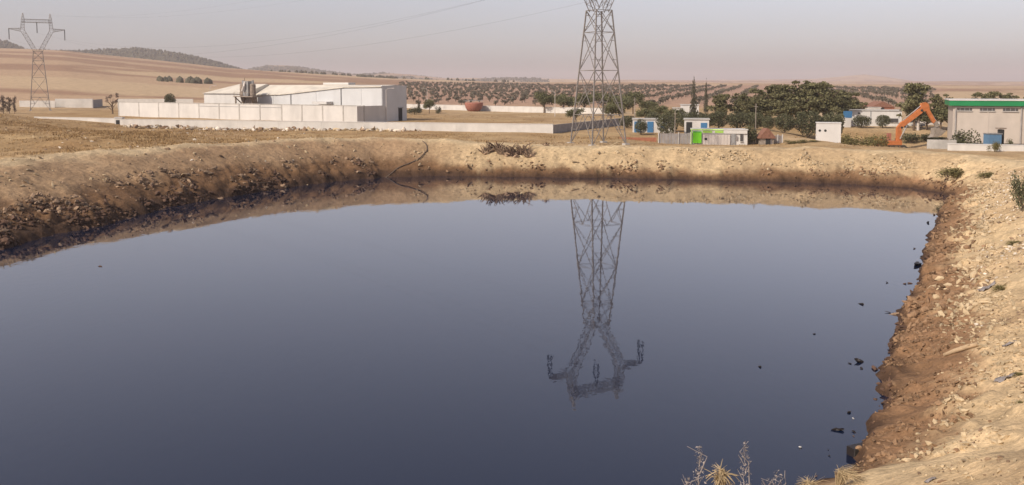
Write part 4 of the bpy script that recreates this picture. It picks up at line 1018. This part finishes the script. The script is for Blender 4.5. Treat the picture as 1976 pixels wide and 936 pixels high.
grass()

# ------------------------------------------------------------------ bank details
def hose():
    pts = []
    for u, v, z in ((815, 266, 4.75), (822, 272, 4.35), (824, 282, 3.7), (820, 294, 2.9), (808, 305, 2.25), (790, 314, 1.7), (770, 324, 1.1), (755, 334, .5), (743, 343, -.05)):
        x, y = on_z(u, v, z); g = gz(x, y); pts.append(Vector((x, y, g + .10)))
    pts[-1].z = -.1
    fine = []
    for i in range(len(pts) - 1):
        for k in range(6):
            t = k / 6; p0, p1, p2, p3 = pts[max(i - 1, 0)], pts[i], pts[i + 1], pts[min(i + 2, len(pts) - 1)]
            v = .5 * ((2 * p1) + (p2 - p0) * t + (2 * p0 - 5 * p1 + 4 * p2 - p3) * t * t + (3 * p1 - p0 - 3 * p2 + p3) * t ** 3); fine.append(v)
    fine.append(pts[-1]); tag(MB().tube(fine, .07, 8).build('drain_hose', 'hose', None, True), 'dark bent drain hose running down the far bank into the pond', 'hose')
hose()
def dead_clump(u, v, z, n, size, label, mat='stone_grey', up=.7, seed=0):
    rng = random.Random(seed + u); x, y = on_z(u, v, z); g = gz(x, y); r = empty('dead_reed_clump', (x, y, g)); tag(r, label, 'reeds', 'dead reed clumps on the banks')
    mb = MB(); root = MB()
    for k in range(n):
        a = rng.random() * 6.28; t = rng.uniform(.15, 1.0); L = size * rng.uniform(.45, 1.1); b = Vector((rng.uniform(-.3, .3) * size, rng.uniform(-.2, .2) * size, -.1))
        e = b + Vector((math.cos(a) * t, math.sin(a) * t * .6, up * rng.uniform(.4, 1.2))) * L; mid = b.lerp(e, .55) + Vector((rng.uniform(-.1, .1), 0, rng.uniform(-.05, .15))) * L
        mb.tube([b, mid, e], [.05 * size, .04 * size, .015 * size], 5)
    tag(mb.build('stalks', mat, r), kind='stuff')
    me = stone_mesh(u, 2); me.materials.append(M['stone_grey']); o = bpy.data.objects.new('root_ball', me); COL.objects.link(o); o.parent = r; o.scale = (size * .9, size * .7, size * .7)
for k, (u, v, z, sz) in enumerate(((938, 318, 1.2, 1.7), (957, 312, 1.6, 1.9), (972, 316, 1.4, 2.0), (995, 318, 1.3, 1.8), (1012, 312, 1.7, 1.9), (1022, 320, 1.2, 1.4))):
    dead_clump(u, v, z, 44, sz, ORD[k] + ' clump of broken reed stumps on the far bank counted from the drain hose', 'stone_dark' if u % 2 else 'stone_grey', .7)
dead_clump(1055, 301, 2.3, 18, .9, 'small dark reed stump high on the far bank beside the pylon', 'stone_dark')
for k, (u, v, z) in enumerate(((690, 330, 1.0), (547, 350, .8), (528, 362, .4), (510, 352, .9), (455, 378, .4), (425, 365, 1.0))):
    dead_clump(u, v, z, 16, 1.0, ORD[k] + ' muddy root clump along the left waterline counted from the drain hose', 'stone_dark', .6)
def plank(u, v, z, L, rz, tilt, label, mat='wood', wd=.22, name='plank'):
    x, y = on_z(u, v, z); g = gz(x, y); o = MB().box((0, 0, 0), (L, wd, .10)).build(name, mat); o.location = (x, y, g + .12); o.rotation_euler = (tilt * .2, tilt, rz); tag(o, label, 'plank')
plank(353, 345, 2.0, 2.3, R(120), .25, 'pale weathered plank lying across the left bank slope', 'wood', .4)
plank(1446 - 262, 297, 2.6, 1.6, R(40), -.3, 'short pale plank on the far bank below the pylon', 'straw_pale', .35)
plank(500, 349, 1.1, 4.0, R(65), .05, 'long thin dark pole lying at the left bank waterline', 'bark', .14)
plank(1110, 322, 1.2, 1.2, R(20), .2, 'stubby plank low on the far bank under the pylon', 'wood', .3)
def log():
    a, b = on_z(1822, 668, 1.6), on_z(1888, 644, 2.3); A = Vector((*a, gz(*a) + .06)); B = Vector((*b, gz(*b) + .10))
    r = empty('driftwood_log', A); tag(r, 'straight pale driftwood log lying on the right bank', 'log')
    d = B - A; MB().tube([(0, 0, 0), d * .35 + Vector((0, 0, .03)), d * .7 + Vector((0, .02, .02)), d], [.07, .095, .10, .085], 9).build('stem', 'wood', r, True)
    MB().tube([d * .62 + Vector((0, 0, .05)), d * .68 + Vector((.03, -.12, .16))], [.035, .02], 6).build('branch_stub', 'wood', r)
log()
def crate():
    x, y = on_z(1650, 878, 0); r = empty('broken_crate', (x, y, -.08), R(25)); tag(r, 'dark soaked crate half sunk at the edge of the right bank', 'crate')
    MB().box((0, 0, .18), (.40, .34, .36)).build('box', 'wet_black', r); MB().box((0, -.18, .2), (.42, .025, .30)).build('side', 'rubber', r); MB().box((.30, .02, .34), (.5, .3, .03)).build('loose_lid', 'wet_black', r)
crate()
def debris():
    rng = random.Random(4); mes = []
    for k in range(4):
        me = stone_mesh(40 + k, 2); me.materials.append(M['wet_black']); mes.append(me)
    def bit(u, v, s, label, sx=1.4, h=.5, mat=None):
        x, y = on_z(u, v, 0); me = mes[rng.randrange(4)]
        if mat: me = me.copy(); me.materials[0] = M[mat]
        o = bpy.data.objects.new('floating_debris', me); COL.objects.link(o); o.location = (x, y, .02); o.scale = (s * sx * .68, s * .5, s * h); o.rotation_euler = (rng.gauss(0, .4), rng.gauss(0, .3), rng.random() * 3)
        tag(o, label, 'debris', label)
    for u, v, s in ((1790, 430, .5), (1780, 495, .35), (1765, 480, .3), (1755, 547, .35), (1712, 546, .25), (1745, 548, .25), (1662, 587, .4), (1660, 698, .6), (1640, 702, .2), (1662, 712, .25), (1638, 796, .28), (1614, 830, .42), (1648, 834, .18), (1647, 842, .1), (1466, 708, .25), (1572, 645, .18), (1600, 880, .1), (1598, 868, .08), (193, 514, .3), (1575, 920, .12), (1700, 720, .3), (1808, 425, .6), (1803, 415, .4)):
        bit(u, v, s, mat='stone_dark' if int(u) % 2 else None, label='dark speck of debris floating near the right bank' if u > 1000 else 'lone dark speck floating off the left bank', sx=1.5, h=.4)
    bit(1770, 510, 1.1, 'flat black mud slab jutting into the water from the right bank', 1.8, .4)
    bit(1688, 712, .6, 'brown sodden clump stranded at the right bank waterline', 1.5, .35, 'stone_dark')
    bit(1545, 864, .16, 'small white scrap floating by itself', 1.3, .5, 'white_paint'); bit(1646, 808, .12, 'tiny white scrap at the waterline of the right bank', 1.2, .5, 'white_paint')
    for k, (u, v, s) in enumerate(((1690, 735, .5), (1722, 640, .5), (1735, 622, .7), (1725, 605, .9))):
        dead_clump(u, v, .05, 14, s * .8, ORD[k] + ' black root tangle on the right shore counted from the soaked crate', 'wet_black', .35, 3)
debris()
def reeds():
    def stump(u, v, y, size, n, label, lean, seed):
        rng = random.Random(seed); p = at(u, v, y); g = gz(p.x, p.y); base = Vector((p.x, p.y, min(g, p.z - .2))); r = empty('cut_reed_tuft', base); tag(r, label, 'reeds')
        H = p.z - base.z; mb = MB()
        for k in range(n * 2):
            a = rng.random() * 6.28; sp = size * rng.uniform(.15, 1) ** 1.3; hh = H * rng.uniform(.8, 1.06); th = rng.uniform(.003, .0085)
            top = Vector((math.cos(a) * sp * .4 + lean[0] * .3 * rng.random(), math.sin(a) * sp * .4, hh))
            dr = rng.uniform(-.25, .7) * size
            end = top + Vector((math.cos(a + rng.gauss(0, .5)) * sp * .8 + lean[0] * size * rng.uniform(.2, 1), math.sin(a) * sp + lean[1] * size, -dr))
            kn = top.lerp(end, .5) + Vector((rng.gauss(0, .05), 0, rng.gauss(.04, .05))) * size
            mb.tube([(math.cos(a) * .05, math.sin(a) * .05, -.05), top * .75, top, kn, end], [th, th, th, th * .9, th * .5], 4)
        tag(mb.build('dry_stems', 'straw_pale', r), kind='stuff')
    stump(1392, 910, 13, .24, 70, 'pale tuft of cut dry reeds drooping at the near shore', (0, 0), 2)
    stump(1618, 908, 23, .42, 70, 'larger bundle of cut dry reeds at the right bank shore', (.9, -.2), 3)
    stump(1560, 932, 22, .4, 50, 'low spread of cut dry reeds at the near waterline', (.2, 0), 4)
    def weed(u, vtop, y, label, seed, dens=1.0):
        rng = random.Random(seed); p = at(u, vtop, y); g = gz(p.x, p.y); r = empty('dry_weed', (p.x, p.y, g - .03)); tag(r, label, 'weed', 'tall dry weeds at the near shore'); H = p.z - g
        pts = [Vector((rng.uniform(-.02, .02) * k, 0, H * k / 8)) for k in range(9)]; MB().tube(pts, [.011 - .001 * k for k in range(9)], 5).build('stem', 'dry_flower', r)
        mb = MB()
        for _ in range(int(170 * dens)):
            z = H * (1 - .62 * rng.random()); sp = .015 + .085 * (1 - z / H) ** .6; a = rng.random() * 6.28; c = Vector((math.cos(a) * sp * rng.random() * 1.3, math.sin(a) * sp, z)); s = rng.uniform(.006, .017)
            d1 = Vector((rng.gauss(0, 1), rng.gauss(0, 1), rng.gauss(0, 1))).normalized() * s; d2 = Vector((rng.gauss(0, 1), rng.gauss(0, 1), rng.gauss(0, 1))).normalized() * s
            mb.add([c - d1, c + d2, c + d1 * 1.5], [(0, 1, 2)])
        tag(mb.build('seed_head', 'dry_flower', r), kind='stuff')
        tw = MB()
        for _ in range(9):
            z = H * rng.uniform(.3, .85); a = rng.random() * 6.28; tw.tube([(0, 0, z), (math.cos(a) * .07, math.sin(a) * .07, z + .12)], [.004, .002], 4)
        tag(tw.build('twigs', 'dry_flower', r), kind='stuff')
    weed(1350, 856, 9, 'tall dry grey weed with a bushy seed head beside the cut reeds', 1); weed(1438, 846, 9, 'tallest slim dry weed right of the cut reed tuft', 2)
    weed(1482, 918, 9.5, 'short dry weed tip just above the shore', 3, .5); weed(1500, 903, 9.5, 'short reddish dry weed next to the reeds', 4, .5); weed(1328, 916, 9.2, 'low dry weed sprig left of the bushy seed head', 5, .5)
reeds()
def scraps():
    rng = random.Random(8)
    for u, v, s, m_, lb in ((1950, 630, .28, 'plastic_grey', 'crumpled grey plastic sheet high on the right bank'), (1940, 685, .36, 'plastic_grey', 'larger crumpled grey plastic sheet among the right bank stones'), (1905, 520, .45, 'plastic_grey', 'faded grey tarpaulin scrap between right bank stones'), (1795, 905, .14, 'plastic_grey', 'dusty grey rag on the near end of the right bank')):
        x, y = on_z(u, v, 3.0); n = 9; vs = []; 
        for i in range(n):
            for j in range(n):
                a, b = (i / (n - 1) - .5) * s * 1.5, (j / (n - 1) - .5) * s; vs.append((x + a, y + b, gz(x + a, y + b) + .03 + rng.uniform(-.06, .3) * s))
        o = MB().add(vs, [(i * n + j, (i + 1) * n + j, (i + 1) * n + j + 1, i * n + j + 1) for i in range(n - 1) for j in range(n - 1)]).build('plastic_sheet', m_, None, True)
        sd_ = o.modifiers.new('thick', 'SOLIDIFY'); sd_.thickness = .02; tag(o, lb, 'sheet')
    for u, v, wpx, lb in ((1965, 655, 26, 'low green-brown shrub beside the grey plastic sheet'), (1972, 700, 24, 'low olive shrub below the plastic sheets'), (1955, 440, 36, 'flat dry shrub below the bright green bush'), (1930, 505, 40, 'flat grey-brown shrub among right bank stones'), (1830, 308, 60, 'dark weed mat on the corner of the bank'), (1900, 318, 40, 'dark weed mat right of the bank corner')):
        x, y = on_z(u, v, 3.6); g = gz(x, y); wd = wpx * y / FPX; r = empty('low_shrub', (x, y, g - .05)); r.scale = (wd * 1.2, wd, wd * .45); tag(r, lb, 'shrub')
        for nm, me in template('weedy', 1):
            o = bpy.data.objects.new(nm, me); COL.objects.link(o); o.parent = r
    # forked dry branch at the bottom right
    x, y = on_z(1925, 900, 5.2); r = empty('dry_branch', (x, y, gz(x, y))); tag(r, 'thin forked dry branch lying on the sandy right bank', 'branch')
    MB().tube([(-.15, .1, .03), (.25, -.15, .08), (.8, -.55, .06)], [.008, .011, .012], 5).build('stem', 'bark', r); MB().tube([(.25, -.15, .08), (.45, .0, .12), (.8, -.02, .1)], [.008, .006, .004], 5).build('twig', 'bark', r)
scraps()

wall('garden_wall', [X(1196, 146), X(1268, 146)], .55, 'brick_red', 'low brown earth wall below the blue-doored village house', t=.3, seg=4, coping=False, zb=2.9)
def car(u, y, rz, label, paint):
    p = at(u, 245, y); g = gz(p.x, p.y); r = empty('parked_car', (p.x, p.y, g), rz); tag(r, label, 'car', 'cars parked behind the excavator')
    sec = [(-2.05, .35), (-2.1, .75), (-1.95, .95), (-1.55, 1.0), (-1.15, 1.45), (.55, 1.48), (1.1, 1.0), (1.9, .88), (2.1, .65), (2.1, .35)]
    MB().prism([(a, -.82, z) for a, z in sec], (0, 1.64, 0)).build('body', paint, r)
    for sy in (-1, 1):
        MB().prism([(a, sy * .83, z) for a, z in ((-1.35, 1.03), (-1.05, 1.4), (.5, 1.42), (.95, 1.03))], (0, sy * .015, 0)).build('side_window', 'glass_dark', r)
        for x in (-1.3, 1.3):
            wh = MB().tube([(x, sy * .68, .31), (x, sy * .87, .31)], .32, 14).build('wheel', 'rubber', r); MB().tube([(x, sy * .86, .31), (x, sy * .885, .31)], .18, 10).build('rim', 'chrome', wh)
        MB().box((2.08, sy * .6, .7), (.08, .35, .14)).build('headlight', 'chrome', r)
car(1762, 178, R(-15), 'white parked car partly behind the bushes next to the concrete pole', 'white_paint')
car(1795, 182, R(-20), 'silver parked car below the raised excavator stick', 'shutter')

def build_haze():
    m = bpy.data.materials.new('haze_air'); m.use_nodes = True; t = m.node_tree; t.nodes.clear()
    pv = t.nodes.new('ShaderNodeVolumePrincipled'); mo = t.nodes.new('ShaderNodeOutputMaterial')
    pv.inputs['Color'].default_value = (.90, .86, .90, 1); pv.inputs['Density'].default_value = 0.00018
    pv.inputs['Anisotropy'].default_value = 0.2
    t.links.new(pv.outputs[0], mo.inputs['Volume'])
    mb = MB(); mb.box((0, 0, 68.5), (18600, 18600, 143)); o = mb.build('haze', m)
    tag(o, 'pale dusty haze over the whole landscape', 'haze', kind='stuff')
build_haze()
